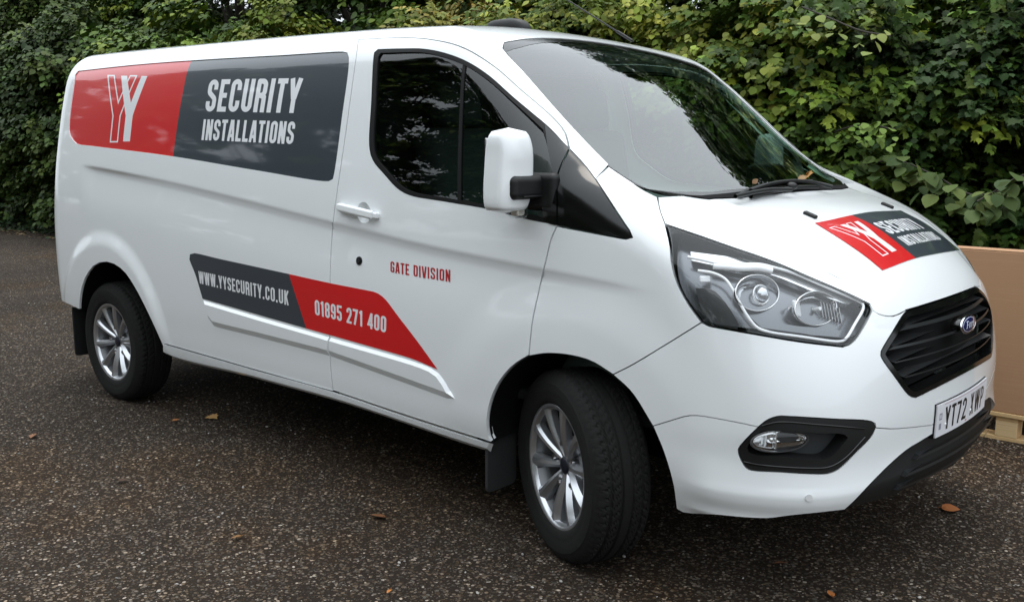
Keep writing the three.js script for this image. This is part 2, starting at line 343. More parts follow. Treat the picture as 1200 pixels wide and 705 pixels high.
const capsAt = (a, b, r) => { const g = new THREE.CapsuleGeometry(r, a.distanceTo(b), 4, 10), m = new THREE.Matrix4(), d = b.clone().sub(a).normalize(); m.makeRotationFromQuaternion(new THREE.Quaternion().setFromUnitVectors(V(0, 1, 0), d)).setPosition(a.clone().add(b).multiplyScalar(0.5)); return g.applyMatrix4(m); };
function frame(o, x, y, z) { const m = new THREE.Matrix4().makeBasis(x, y, z).setPosition(o); return m; }
const tidy = G => { const H = G.index ? G : mergeVertices(G); for (const k of Object.keys(H.attributes)) if (!['position', 'normal', 'uv'].includes(k)) H.deleteAttribute(k); return H; };
const merge = l => mergeGeometries(l.map(tidy));

// --- lettering: a narrow capital alphabet drawn with strokes, printed on the vinyl
const TK = 0.155;
function glyph(c, w) {
  const L = TK / 2, R = w - TK / 2, T = TK / 2, B = 1 - TK / 2, m = w / 2;
  const g = {
    I: [[[m, 0], [m, 1]]], T: [[[0, T], [w, T]], [[m, 0], [m, 1]]], E: [[[L, 0], [L, 1]], [[0, T], [w, T]], [[0, 0.5], [w * 0.88, 0.5]], [[0, B], [w, B]]],
    L: [[[L, 0], [L, 1]], [[0, B], [w, B]]], Y: [[[L * 0.75, 0], [m - 0.012, 0.6]], [[w - L * 0.75, 0], [m + 0.012, 0.6]], [[m, 0.52], [m, 1]]],
    V: [[[L * 0.75, 0], [m - 0.03, 1]], [[w - L * 0.75, 0], [m + 0.03, 1]]], A: [[[L * 0.75, 1], [m - 0.03, 0]], [[w - L * 0.75, 1], [m + 0.03, 0]], [[w * 0.2, 0.74], [w * 0.8, 0.74]]], N: [[[L, 1], [L, 0]], [[L, 0.04], [R, 0.96]], [[R, 1], [R, 0]]],
    W: [[[L * 0.75, 0], [w * 0.28, 1]], [[m - 0.02, 0], [w * 0.31, 1]], [[m + 0.02, 0], [w * 0.69, 1]], [[w - L * 0.75, 0], [w * 0.72, 1]]], X: [[[L, 0], [R, 1]], [[R, 0], [L, 1]]],
    U: ['r', [[L, 0], [L, B], [R, B], [R, 0]]], O: ['c', [[L, T], [R, T], [R, B], [L, B]]], C: ['r', [[R, 0.34], [R, T], [L, T], [L, B], [R, B], [R, 0.66]]],
    S: ['r', [[R, 0.32], [R, T], [L, T], [L, 0.4], [R, 0.6], [R, B], [L, B], [L, 0.68]]], G: ['r', [[R, 0.32], [R, T], [L, T], [L, B], [R, B], [R, 0.53], [m, 0.53]]],
    D: ['r', [[L, 0], [L, T], [R, T], [R, B], [L, B], [L, T]]], R: ['r', [[L, 1], [L, T], [R, T], [R, 0.5], [L, 0.5]], [[m, 0.5], [R, 0.55], [R, 1]]],
    P: ['r', [[L, 1], [L, T], [R, T], [R, 0.55], [L, 0.55]]], K: [[[L, 0], [L, 1]], [[R, 0], [L, 0.62]], [[w * 0.42, 0.42], [R, 1]]], M: [[[L, 1], [L, 0]], [[L, 0.02], [m, 0.7], [R, 0.02]], [[R, 1], [R, 0]]],
    1: [[[w * 0.62, 0], [w * 0.62, 1]], [[w * 0.62, 0.08], [w * 0.1, 0.2]]], 2: ['r', [[L, 0.32], [L, T], [R, T], [R, 0.4], [L, B - 0.02]], [[0, B], [w, B]]],
    4: [[[w * 0.72, 1], [w * 0.72, 0.03], [L * 0.9, 0.74], [w, 0.74]]], 5: ['r', [[w, T], [L, T], [L, 0.43], [R, 0.43], [R, B], [L, B], [L, 0.7]]],
    7: [[[0, T], [R, T], [w * 0.36, 1]]], 8: ['c', [[L, T], [R, T], [R, 0.48], [L, 0.48]], [[L, 0.48], [R, 0.48], [R, B], [L, B]]],
    9: ['r', [[R, 0.55], [L, 0.55], [L, T], [R, T], [R, B], [L, B], [L, 0.7]]], 0: ['c', [[L, T], [R, T], [R, B], [L, B]]], '.': [[[L, 0.82], [L, 1]]],
  }[c];
  return g || [];
}
const gw = c => ({ I: 0.17, '.': 0.17, ' ': 0.2, W: 0.6, T: 0.36, 1: 0.27, L: 0.34, E: 0.35, M: 0.5 }[c] ?? 0.4);
function drawText(x, str, X, Y, Wd, Ht, color, wide = 1) {              // fills the box X..X+Wd, Y..Y+Ht
  const sp = 0.085; let tot = -sp; for (const c of str) tot += gw(c) + sp;
  const sx = Wd / tot; let cx = X;
  x.save(); x.strokeStyle = color; x.lineCap = 'butt'; x.lineJoin = 'miter'; x.miterLimit = 3;
  for (const c of str) {
    const w = gw(c), g = glyph(c, w); let mode = '';
    for (const seg of g) {
      if (typeof seg === 'string') { mode = seg; continue; }
      x.save(); x.translate(cx, Y); x.scale(sx, Ht); x.lineWidth = TK * wide; x.beginPath();
      if (mode === 'c') { const r = 0.13, [a, , c2] = seg; x.roundRect(a[0], a[1], c2[0] - a[0], c2[1] - a[1], r); }
      else if (mode === 'r') { x.moveTo(...seg[0]); for (let i = 1; i < seg.length - 1; i++) { const ok = c === 'D' && i === 1 ? 0.001 : 'RP'.includes(c) && i === 1 ? 0.001 : c === '5' && i < 3 ? 0.001 : 0.13; x.arcTo(seg[i][0], seg[i][1], seg[i + 1][0], seg[i + 1][1], ok); } x.lineTo(...seg[seg.length - 1]); }
      else seg.forEach((p, i) => i ? x.lineTo(...p) : x.moveTo(...p));
      x.stroke(); x.restore();
    }
    cx += (w + sp) * sx;
  }
  x.restore();
}
function printed(w, h, bg, draw) {
  const c = document.createElement('canvas'); c.width = w; c.height = h; const x = c.getContext('2d');
  x.fillStyle = bg; x.fillRect(0, 0, w, h); draw(x, w, h);
  const t = new THREE.CanvasTexture(c); t.colorSpace = THREE.SRGBColorSpace; t.anisotropy = 16; return t;
}
function homography(src, dst) {                                    // maps four chart points to four texture points
  const A = [], b = [];
  src.forEach(([x, y], i) => { const [u, v] = dst[i]; A.push([x, y, 1, 0, 0, 0, -u * x, -u * y]); b.push(u); A.push([0, 0, 0, x, y, 1, -v * x, -v * y]); b.push(v); });
  for (let i = 0; i < 8; i++) {
    let m = i; for (let r = i + 1; r < 8; r++) if (Math.abs(A[r][i]) > Math.abs(A[m][i])) m = r;
    [A[i], A[m]] = [A[m], A[i]]; [b[i], b[m]] = [b[m], b[i]];
    for (let r = 0; r < 8; r++) if (r !== i) { const k = A[r][i] / A[i][i]; for (let c = i; c < 8; c++) A[r][c] -= k * A[i][c]; b[r] -= k * b[i]; }
  }
  const h = b.map((v, i) => v / A[i][i]);
  return (x, y) => { const w = h[6] * x + h[7] * y + 1; return [(h[0] * x + h[1] * y + h[2]) / w, (h[3] * x + h[4] * y + h[5]) / w]; };
}
// texture coordinates from a box given by four pixels (top left, top right, bottom right, bottom left) of a print box [x0, y0, x1, y1] in texture units (y down)
const printUV = (ch, quad, [x0, y0, x1, y1]) => { const h = homography(quad.map(q => charts[ch].to(hit(...q))), [[x0, 1 - y0], [x1, 1 - y0], [x1, 1 - y1], [x0, 1 - y1]]); return (u, v) => h(u, v); };
const vinyl = (map) => phy(1, 0.35, { map, clearcoat: 1, clearcoatRoughness: 0.04 });
const RED = '#cf0a12', GREY = '#333b43', WHITE = '#e9eaec';
function drawMark(x, X, Y, w, h, white = WHITE) {                  // the double Y emblem: one outlined, one solid
  const y1 = t => Y + t * h, x1 = t => X + t * w;
  const shape = (a, b, c, d, e, f, m) => [[a, 0], [b, 0], [(e + f) / 2, m - 0.14], [c, 0], [d, 0], [f, m + 0.06], [f, 1], [e, 1], [e, m + 0.06]];
  const path = s => { x.beginPath(); s.forEach(([u, v], i) => i ? x.lineTo(x1(u), y1(v)) : x.moveTo(x1(u), y1(v))); x.closePath(); };
  x.lineJoin = 'miter';
  path(shape(0, 0.155, 0.56, 0.72, 0.28, 0.46, 0.55)); x.strokeStyle = white; x.lineWidth = w * 0.03; x.stroke();
  path(shape(0.33, 0.48, 0.85, 1.0, 0.6, 0.78, 0.55)); x.fillStyle = white; x.fill();
}

// --- rear quarter panel, with the pressed window that carries the big graphic
const archRear = [[192, 408], [185, 392], [172, 364], [158, 337], [146, 319], [135, 310], [124, 306.5], [112, 309], [102, 320], [96, 334], [93, 350], [92.5, 362]];
const winLoopPx = [[91, 83], [160, 75.5], [240, 69.6], [330, 64.5], [400, 60.3], [406, 60.8], [408.5, 65], [400, 141], [391, 205], [389, 211], [384, 212.4], [300, 199.5], [198.8, 182.6], [110, 171.2], [90, 168.5], [86.5, 166], [81, 157], [80.2, 150], [82, 128], [86.4, 96.5], [88, 86], [91, 83]];
const sideWin = px(winLoopPx, 'D', 6);
{
  const rearTop = []; for (let i = 0; i <= 30; i++) rearTop.push(DC(charts.T.lift(lerp(-3.98, xB, i / 30), roofZ)));
  const tailX = -3.98, tail = []; const yLow = 0.47;
  for (let i = 0; i <= 24; i++) { const y = lerp(yLow, 1.9, i / 24); let p = charts.D.lift(tailX, 0.8660254 * y - 0.5 * 0.86 - shear(tailX)); tail.push(DC(p)); }
  const quarter = [...rearTop, ...px(rev(P.doorRear), 'D'), ...px([[390, 458], [300, 433], [192, 402, 1], [192, 408]], 'D'), ...px(archRear, 'D'), ...tail];
  for (const s of [0, 1]) {
    const G = sheet('D', quarter, { gap: 0.001, g: 0.015, holes: [sideWin] });
    const o = mesh('side_panel', s ? flip(G) : G, M.paint, van);
    const redLoop = sideWin, split = px([[217.5, 66], [216.8, 72.7], [202, 182], [201, 188]], 'D', 60);
    const cut = (keepRear) => { let l = sideWin; const a = split[1], b = split[2]; const side = p => (b[0] - a[0]) * (p[1] - a[1]) - (b[1] - a[1]) * (p[0] - a[0]); const out = []; for (let i = 0; i < l.length; i++) { const p = l[i], q = l[(i + 1) % l.length], sp = side(p) * (keepRear ? 1 : -1), sq = side(q) * (keepRear ? 1 : -1); if (sp <= 0) out.push(p); if (sp * sq < 0) { const t = sp / (sp - sq); out.push([lerp(p[0], q[0], t), lerp(p[1], q[1], t)]); } } return out; };
    const redTex = printed(512, 512, RED, (x) => drawMark(x, 128, 96, 256, 320)), greyTex = printed(1024, 768, GREY, (x) => { drawText(x, 'SECURITY', 192, 144, 640, 255, WHITE); drawText(x, 'INSTALLATIONS', 192, 460, 640, 164, WHITE); });
    const rq = [[125.4, 88], [171.6, 88.6], [161, 165], [115, 166]], gq = [[244.7, 92.7], [354, 90.8], [342, 168.4], [234.6, 163.5]];
    const red = sheet('D', cut(true), { off: -0.004, skirt: 0, uv: printUV('D', rq, [0.25, 96 / 512, 0.75, 416 / 512]) }), grey = sheet('D', cut(false), { off: -0.004, skirt: 0, uv: printUV('D', gq, [0.1875, 0.1875, 0.8125, 0.8125]) });
    if (s) { for (const g of [red, grey]) { const u = g.attributes.uv; for (let i = 0; i < u.count; i++) u.setX(i, 1 - u.getX(i)); } }
    mesh('vinyl_graphic', s ? flip(red) : red, vinyl(redTex), van, 'red vinyl with white double Y emblem'); mesh('vinyl_graphic', s ? flip(grey) : grey, vinyl(greyTex), van, 'grey vinyl with white lettering');
  }
}
// --- front door
const doorWinPx = [[443, 57.5], [470, 56.8], [495, 57], [517.8, 61], [544.6, 70.5], [571.4, 87], [602, 113.8], [625, 133], [645, 150], [665, 171.5, 1], [658, 188], [651.5, 205], [650.5, 235], [650.5, 263, 1], [625, 258.5], [569.5, 244.5], [520, 236], [479.5, 228.6], [466, 221], [450, 204], [437, 188], [432.8, 173], [435, 120], [437.4, 70], [439, 60.5], [443, 57.5]];
const doorWin = px(doorWinPx, 'D', 6);
const glassPx = [[446, 62], [495, 61.5], [517, 66], [542, 75], [569, 91.5], [600, 118], [622, 138], [637, 152, 1], [643, 175], [648, 199], [648, 258, 1], [569.5, 240], [520, 231.5], [481, 224], [469, 217], [453, 200], [441, 185], [438, 173], [440, 120], [442.5, 72], [443.5, 65], [446, 62]];
const dishC = hit(426, 249), dishR = 0.044;
const circle = (c, r, n = 28, ch = 'D') => { const q = charts[ch].to(c), o = []; for (let i = 0; i < n; i++) o.push([q[0] + r * Math.cos(i / n * 6.28318), q[1] + r * 0.87 * Math.sin(i / n * 6.28318)]); return o; };
const glassTint = phy([0.26, 0.31, 0.29], 0.012, { transmission: 1, thickness: 0, ior: 1.6 });
const screenGlass = phy([0.56, 0.80, 0.68], 0.012, { transmission: 1, thickness: 0, ior: 2.0 });
const clearGlass = phy([0.96, 0.97, 0.98], 0.02, { transmission: 1, thickness: 0, ior: 1.5 });
const chrome = phy(0.75, 0.08, { metalness: 1 }), satin = phy(0.55, 0.28, { metalness: 1 });
{
  const doorLoop = [...px(P.doorTop, 'D'), ...px(P.doorFront, 'D'), ...px(P.archFrontRear, 'D'), ...px(P.doorBottom, 'D'), ...px(P.doorRear, 'D')];
  const G = sheet('D', doorLoop, { gap: 0.0042, skirt: 0.03, g: 0.015, holes: [doorWin, circle(dishC, dishR)] });
  const glassLoop = px(glassPx, 'D', 6), seal = sheet('D', doorWin, { off: 0.001, skirt: 0.02, holes: [glassLoop], g: 0.03 }), glass = sheet('D', glassLoop, { off: -0.006, skirt: 0, g: 0.03 });
  const bar = (a, b, w, off) => { const l = []; const pa = a.map(q => DC(hit(...q))), pb = b.map(q => DC(hit(...q))); return sheet('D', [pa[0], pa[1], pb[1], pb[0]], { off, skirt: 0.01, g: 0.05 }); };
  const divider = bar([[541.8, 75], [545.2, 76.4]], [[535.5, 234], [539.6, 234.8]], 0, -0.002);
  // handle: a dished cup and a grip bridging it
  const ring = circle(dishC, dishR), cupPos = [], cupIdx = [], nrm = grad(dishC);
  const R = 6; for (let j = 0; j <= R; j++) ring.forEach(p => { const q = DC(dishC), t = 1 - j / R; const v = charts.D.lift(q[0] + (p[0] - q[0]) * t, q[1] + (p[1] - q[1]) * t).addScaledVector(nrm, -0.028 * (1 - t * t) - 0.001); cupPos.push(v.x, v.y, v.z); });
  for (let j = 0; j < R; j++) for (let i = 0; i < 28; i++) { const a = j * 28 + i, b = j * 28 + (i + 1) % 28; cupIdx.push(a, b, b + 28, a, b + 28, a + 28); }
  const cup = geom(cupPos, null, null, cupIdx);
  const ha = hit(401, 242.5), hb = hit(442, 252.5), hx = hb.clone().sub(ha).normalize(), hz = grad(ha), hy = V().crossVectors(hz, hx).normalize(); hz.crossVectors(hx, hy);
  const grip = new RoundedBoxGeometry(ha.distanceTo(hb) - 0.004, 0.036, 0.024, 5, 0.011); grip.applyMatrix4(frame(ha.clone().add(hb).multiplyScalar(0.5).addScaledVector(hz, 0.022), hx, hy, hz));
  const feet = [0.0, 1].map(t => { const g = new RoundedBoxGeometry(0.03, 0.024, 0.03, 2, 0.006); g.applyMatrix4(frame(ha.clone().lerp(hb, t).addScaledVector(hz, 0.008), hx, hy, hz)); return g; });
  const lockP = hit(421, 305.5), lockN = grad(lockP), lock = new THREE.CylinderGeometry(0.017, 0.019, 0.008, 24); lock.applyQuaternion(new THREE.Quaternion().setFromUnitVectors(V(0, 1, 0), lockN)); lock.translate(lockP.x, lockP.y, lockP.z);
  const lockIn = new THREE.CylinderGeometry(0.010, 0.011, 0.006, 20); lockIn.applyQuaternion(new THREE.Quaternion().setFromUnitVectors(V(0, 1, 0), lockN)); lockIn.translate(...lockP.clone().addScaledVector(lockN, 0.005).toArray());
  const gateTex = printed(512, 128, '#e9eaec', (x) => drawText(x, 'GATE DIVISION', 20, 16, 472, 96, '#b3121c', 0.85));
  for (const s of [0, 1]) {
    const f = g => s ? flip(tidy(g)) : g;
    const d = mesh('front_door', f(G), M.paint, van);
    mesh('window_seal', f(seal), M.seal, d); mesh('window_glass', f(glass), glassTint, d); mesh('window_divider', f(divider), M.seal, d);
    mesh('handle_cup', f(cup), M.paint, d); mesh('door_handle', f(merge([grip, ...feet])), M.paint, d);
    if (!s) { const l = mesh('lock_cover', lock, M.plastic, d); mesh('lock_barrel', lockIn, M.gloss, d); }
  }
  // red words on the door, cut from vinyl
  const quad = [[457.5, 306], [528, 316.3], [528, 330.5], [457.5, 318.8]];
  const words = lettering('GATE DIVISION', 'D', quad, 0.0012, 0.85);
  mesh('door_lettering', words, phy([0.42, 0.012, 0.018], 0.4, { clearcoat: 1 }), van, 'red words GATE DIVISION');
}
// letters cut out of vinyl as real thin shapes laid on the form
function lettering(str, ch, quad, off, wide) {
  const sp = 0.085; let tot = -sp; for (const c of str) tot += gw(c) + sp;
  const h = homography([[0, 0], [tot, 0], [tot, 1], [0, 1]], quad.map(q => charts[ch].to(hit(...q)))), pos = [], idx = []; let cx = 0;
  const t = TK * wide / 2;
  const put = (x, y) => { const [u, v] = h(x, y), p = charts[ch].lift(u, v, off); pos.push(p.x, p.y, p.z); return pos.length / 3 - 1; };
  const bandOf = (pts, closed) => {                                // thick line with mitred corners
    const n = pts.length, L = [], Rr = [];
    pts.forEach((p, i) => {
      const a = pts[closed ? (i + n - 1) % n : Math.max(0, i - 1)], b = pts[closed ? (i + 1) % n : Math.min(n - 1, i + 1)];
      let d1 = [p[0] - a[0], p[1] - a[1]], d2 = [b[0] - p[0], b[1] - p[1]]; const l1 = Math.hypot(...d1), l2 = Math.hypot(...d2);
      if (!l1) d1 = d2; if (!l2) d2 = d1; const N = (d) => { const l = Math.hypot(...d); return [-d[1] / l, d[0] / l]; };
      const n1 = N(d1), n2 = N(d2), m = [n1[0] + n2[0], n1[1] + n2[1]], q = Math.max(0.5, m[0] * n1[0] + m[1] * n1[1]);
      L.push(put(cx + p[0] + m[0] / q * t, p[1] + m[1] / q * t)); Rr.push(put(cx + p[0] - m[0] / q * t, p[1] - m[1] / q * t));
    });
    for (let i = 0; i < n - (closed ? 0 : 1); i++) { const j = (i + 1) % n; idx.push(L[i], L[j], Rr[j], L[i], Rr[j], Rr[i]); }
  };
  const rounded = (seg, closed, c) => {
    const out = [], n = seg.length; 
    for (let i = 0; i < n; i++) {
      if (!closed && (i === 0 || i === n - 1)) { out.push(seg[i]); continue; }
      const p = seg[i], a = seg[(i + n - 1) % n], b = seg[(i + 1) % n], la = Math.hypot(a[0] - p[0], a[1] - p[1]), lb = Math.hypot(b[0] - p[0], b[1] - p[1]), r = Math.min('DRP'.includes(c) && i === 1 ? 0.001 : 0.11, la / 2, lb / 2);
      const s = [p[0] + (a[0] - p[0]) / la * r, p[1] + (a[1] - p[1]) / la * r], e = [p[0] + (b[0] - p[0]) / lb * r, p[1] + (b[1] - p[1]) / lb * r];
      for (let k = 0; k <= 4; k++) { const w = k / 4, x = (1 - w) ** 2, y = 2 * w * (1 - w), z = w * w; out.push([x * s[0] + y * p[0] + z * e[0], x * s[1] + y * p[1] + z * e[1]]); }
    }
    return out;
  };
  for (const c of str) {
    let mode = '';
    for (const seg of glyph(c, gw(c))) { if (typeof seg === 'string') { mode = seg; continue; } bandOf(mode ? rounded(seg, mode === 'c', c) : seg, mode === 'c'); }
    cx += gw(c) + sp;
  }
  const g = geom(pos, pos.map(() => 0), null, idx), N = g.attributes.normal;
  for (let i = 0; i < N.count; i++) { const n = grad(V().fromArray(pos, i * 3)); N.setXYZ(i, n.x, n.y, n.z); }
  return g;
}
// --- lower graphic: dark tab with the address, red tab with the number; and the raised moulding under it
{
  const darkPx = [[222.5, 298], [225, 296.6], [260, 304], [338.4, 321, 1], [359, 384.8, 1], [300, 368], [237.3, 350, 1], [229, 322], [221.5, 302], [222.5, 298]];
  const redPx = [[338.4, 321], [385.7, 331.5], [429, 340], [440, 342.5], [449, 348], [467, 371], [490, 401], [513, 433, 1], [497, 426], [483.5, 420.5], [420, 402], [359, 384.8, 1], [338.4, 321]];
  const dt = printed(1024, 512, GREY, x => drawText(x, 'WWW.YYSECURITY.CO.UK', 64, 192, 896, 128, WHITE, 0.9)), rt = printed(1024, 512, RED, x => drawText(x, '01895 271 400', 192, 160, 640, 160, WHITE));
  const dG = sheet('D', px(darkPx, 'D', 6), { off: 0.0014, skirt: 0, g: 0.015, uv: printUV('D', [[232.4, 317.5], [338.4, 341], [338.6, 358], [233.4, 332]], [0.0625, 0.375, 0.9375, 0.625]) });
  const rG = sheet('D', px(redPx, 'D', 6), { off: 0.0014, skirt: 0, g: 0.015, uv: printUV('D', [[368.7, 351], [453, 371], [452.5, 390], [369.4, 368.8]], [0.1875, 0.3125, 0.8125, 0.625]) });
  mesh('vinyl_graphic', dG, vinyl(dt), van, 'dark grey vinyl tab with web address'); mesh('vinyl_graphic', rG, vinyl(rt), van, 'red vinyl tab with telephone number');
  const mA = px([[237.5, 351], [300, 369.5], [385.6, 394, 1], [386, 417.6, 1], [301, 395.6], [262, 386], [251, 383], [244, 374], [237.5, 351]], 'D', 12);
  const mB = px([[387.6, 394.6], [430, 406.5], [483.5, 422], [505, 430], [515, 437], [534, 468, 1], [533, 470.4], [520, 466], [451, 441], [388, 418.2, 1], [387.6, 394.6]], 'D', 12);
  const uA = Math.max(...mA.map(p => p[0])), uB = Math.min(...mB.map(p => p[0]));
  both('side_moulding', raised('D', mA, 0.012, 0.020, { keep: p => p[0] > uA - 0.012 }), M.paint, van); both('door_moulding', raised('D', mB, 0.012, 0.020, { keep: p => p[0] < uB + 0.012 }), M.paint, van);
}
// --- sill strip
{
  const sill = px([[577, 519.6], [540, 508.1], [470, 485.6], [390, 458.6], [300, 433.6], [192, 402.8, 1], [191, 412], [300, 443], [402, 471.5], [470, 494], [540, 518], [574, 528.5, 1], [577, 519.6]], 'D', 12);
  both('sill', raised('D', sill, 0.008, 0.005, { base: -0.004 }), M.paint, van);
}
// --- fender, glossy black triangle, pillar, roof
const triFront = P.triFront;
{
  const fender = [...px(P.archFrontTop, 'D'), ...px(P.fenderBumper, 'D'), ...px(P.lampRear, 'D'), ...px(P.hoodSide, 'D'), ...px(P.fenderTop, 'D'), ...px(triFront, 'D'), ...px([[653, 265], ...P.doorFront.slice(5)], 'D')];
  both('front_fender', sheet('D', fender, { gap: 0.002, skirt: 0.03, g: 0.015 }), M.paint, van);
  both('pillar_trim', sheet('D', [...px(P.triTop, 'D'), ...px(triFront, 'D'), ...px(rev(P.doorFront.slice(0, 5)), 'D')], { gap: 0.003 }), M.gloss, van);
  const rail = []; for (let i = 0; i <= 20; i++) rail.push(DC(charts.T.lift(lerp(xB, tl.x, i / 20), lerp(roofZ, tl.z, i / 20))));
  const pillar = [...rail, ...px(P.screenSide, 'D'), ...px([[713, 193], [698, 209]], 'D'), ...px(rev(P.triTop), 'D'), ...px(rev(P.doorTop), 'D')];
  both('windscreen_pillar', sheet('D', pillar, { gap: 0.001, g: 0.015 }), M.paint, van);
}
const header = []; for (let i = 0; i <= 12; i++) { const z = lerp(0, tl.z, i / 12); header.push([tl.x - 0.085 * (1 - (i / 12) ** 2), z]); }
{
  const half = [[-3.98, 0], [-3.98, roofZ], ...Array.from({ length: 40 }, (_, i) => [lerp(-3.98, xB, (i + 1) / 40), roofZ]), ...Array.from({ length: 18 }, (_, i) => [lerp(xB, tl.x, (i + 1) / 19), lerp(roofZ, tl.z, (i + 1) / 19)]), ...rev(header)];
  mesh('roof', sheet('T', fullFromHalf(half), { g: 0.03 }), M.paint, van);
}
// --- tail: closed by two plain rear doors
{
  const half = []; for (let i = 0; i <= 24; i++) { const y = lerp(0.47, 1.9, i / 24); half.push(charts.R.to(charts.D.lift(-3.98, 0.8660254 * y - 0.5 * 0.86 - shear(-3.98)))); }
  for (let i = 0; i <= 8; i++) { const z = lerp(roofZ + 0.1, 0, i / 8); half.push(charts.R.to(charts.T.lift(-3.98, z))); }
  half.push([0, 0.47]);
  both('rear_door', sheet('R', half, { gap: 0.001, g: 0.04 }), M.paint, van);
  const rb = new RoundedBoxGeometry(0.16, 0.2, 1.5, 3, 0.05); rb.translate(-4.06, 0.44, 0); mesh('rear_bumper', rb, M.plastic, van);
}
// --- windscreen, its black border, the cowl
const hoodRear = [[0.395, 0], [0.392, 0.15], [0.385, 0.3], [0.372, 0.44], [0.345, 0.58]];
{
  const edge = [...header, ...px(P.screenSide.slice(1), 'T'), ...px(P.screenLow, 'T')], loop = fullFromHalf([...edge, ...rev(hoodRear)]);
  const inner = [...header.map(p => [p[0] + 0.035, p[1] * 0.96]), ...px([[593, 59], [620, 94], [657, 137], [687, 169], [711, 192], [733, 209], [757, 220]], 'T'), [0.25, 0.66], [0.30, 0.5], [0.33, 0.3], [0.345, 0]];
  const hole = fullFromHalf(inner.map(p => [p[0], Math.max(0, p[1])]));
  const w = mesh('windscreen', sheet('T', hole, { g: 0.03, off: -0.004, skirt: 0 }), screenGlass, van);
  mesh('black_border', sheet('T', loop, { g: 0.03, off: -0.003, skirt: 0.006, holes: [hole] }), M.gloss, w);
}
// --- bonnet and the outline of the radiator grille
const midY = (a, b, x0) => {                                       // height on the middle plane whose picture lies on the line a-b
  let lo = 0.4, hi = 1.2; for (let i = 0; i < 40; i++) { const m = (lo + hi) / 2, q = project(charts.F.lift(0, m)), yl = a[1] + (b[1] - a[1]) * (q[0] - a[0]) / (b[0] - a[0]); if (q[1] > yl) lo = m; else hi = m; } return lo; };
const gTL = FC(hit(1062, 364)), gBL = FC(hit(1074, 465.5)), gTopY = midY([1062, 364], [1156, 334.5]), gBotY = midY([1074, 465.5], [1157, 423.5]);
const edgeF = (c, ym) => Array.from({ length: 15 }, (_, i) => { const t = 1 - i / 14; return [c[0] * t, ym + (c[1] - ym) * t * t]; });   // from the corner to the middle
const gTopF = edgeF(gTL, gTopY), gBotF = edgeF(gBL, gBotY);
const F2H = l => l.map(p => charts.H.to(charts.F.lift(p[0], p[1])));
const hoodRearH = hoodRear.map(p => charts.H.to(charts.T.lift(p[0], p[1])));
{
  const half = [...hoodRearH, ...px([[800, 229.3], [785, 230], [771, 231]], 'H'), ...px(rev(P.hoodSide), 'H'), ...px(P.lampTop, 'H'), ...px([[1020, 356], [1025.5, 365.6], [1046, 370.5], [1062, 364]], 'H', 4), ...F2H(gTopF.map(p => [p[0], p[1] + 0.002]))];
  const b = mesh('bonnet', sheet('H', fullFromHalf(half), { gap: 0.002, g: 0.015 }), M.paint, van);
  const q = [[955, 261.5], [1056, 247], [1125, 293], [1034.4, 317]];
  const lp = px([[955, 261.5], [975, 257.5], [997, 252.5], [1020, 248.5], [1056, 246.8, 1], [1085, 262], [1108, 279], [1125, 293, 1], [1100, 297], [1072, 303], [1034.4, 317, 1], [1015, 301], [990, 283.5], [955, 261.5]], 'H', 6);
  const tex = printed(1024, 512, GREY, (x) => {
    x.fillStyle = RED; x.beginPath(); x.moveTo(0, 0); x.lineTo(349, 0); x.lineTo(287, 512); x.lineTo(0, 512); x.fill();
    drawMark(x, 22, 100, 262, 335);
    drawText(x, 'SECURITY', 351, 157, 470, 150, WHITE); drawText(x, 'INSTALLATIONS', 362, 342, 478, 88, WHITE);
  });
  mesh('vinyl_graphic', sheet('H', lp, { off: 0.0014, skirt: 0, g: 0.015, uv: printUV('H', q, [0, 0, 1, 1]) }), vinyl(tex), van, 'red and grey vinyl with emblem and lettering on the bonnet');
  for (const z of [1, -1]) { const p = hit(949.5, 253), n = grad(p), g = new RoundedBoxGeometry(0.05, 0.014, 0.022, 2, 0.006); g.applyMatrix4(frame(p.clone().addScaledVector(n, 0.004), V(n.y, -n.x, 0).normalize(), n, V(0, 0, 1).addScaledVector(n, -n.z).normalize())); mesh('washer_nozzle', z > 0 ? g : flip(tidy(g)), M.plastic, van); }
}
// --- front bumper (upper and lower shell), number plate recess, lower grille
const fogOut = [[889, 500], [899, 492], [912, 487.4], [925, 487.6], [975, 490.5], [1021, 493.4], [1026.5, 496.5], [1027, 501], [1021, 512.6], [1003, 531], [987, 546.6], [978, 552.5], [968, 555], [955, 555.2], [915, 553], [878, 550], [873, 546], [866, 532], [865.5, 526], [875, 514], [889, 500]];
const fogTop = fogOut.slice(0, 8), fogLow = [...rev(fogOut.slice(7)), ];
const gLeft = [[1062, 364], [1055, 374], [1046, 389], [1034, 409], [1032, 414.5], [1034, 420], [1048, 440], [1064, 461.5], [1068, 464.5], [1074, 465.5]];
const splitA = [[765.5, 499], [785, 493], [810, 486.6], [850, 492], [889, 500]], splitB = [[1027, 501], [1045, 502.3], [1070, 500.5], [1092, 498]];
const lowWhite = [[1092, 509], [1078, 517.5], [1064, 526], [1044, 543], [1020, 567], [1000, 588], [990, 597]];
const chin = [[990, 597], [959, 600.5], [925, 604], [902, 607], [872, 606], [840, 603], [800, 600], [793, 596]];
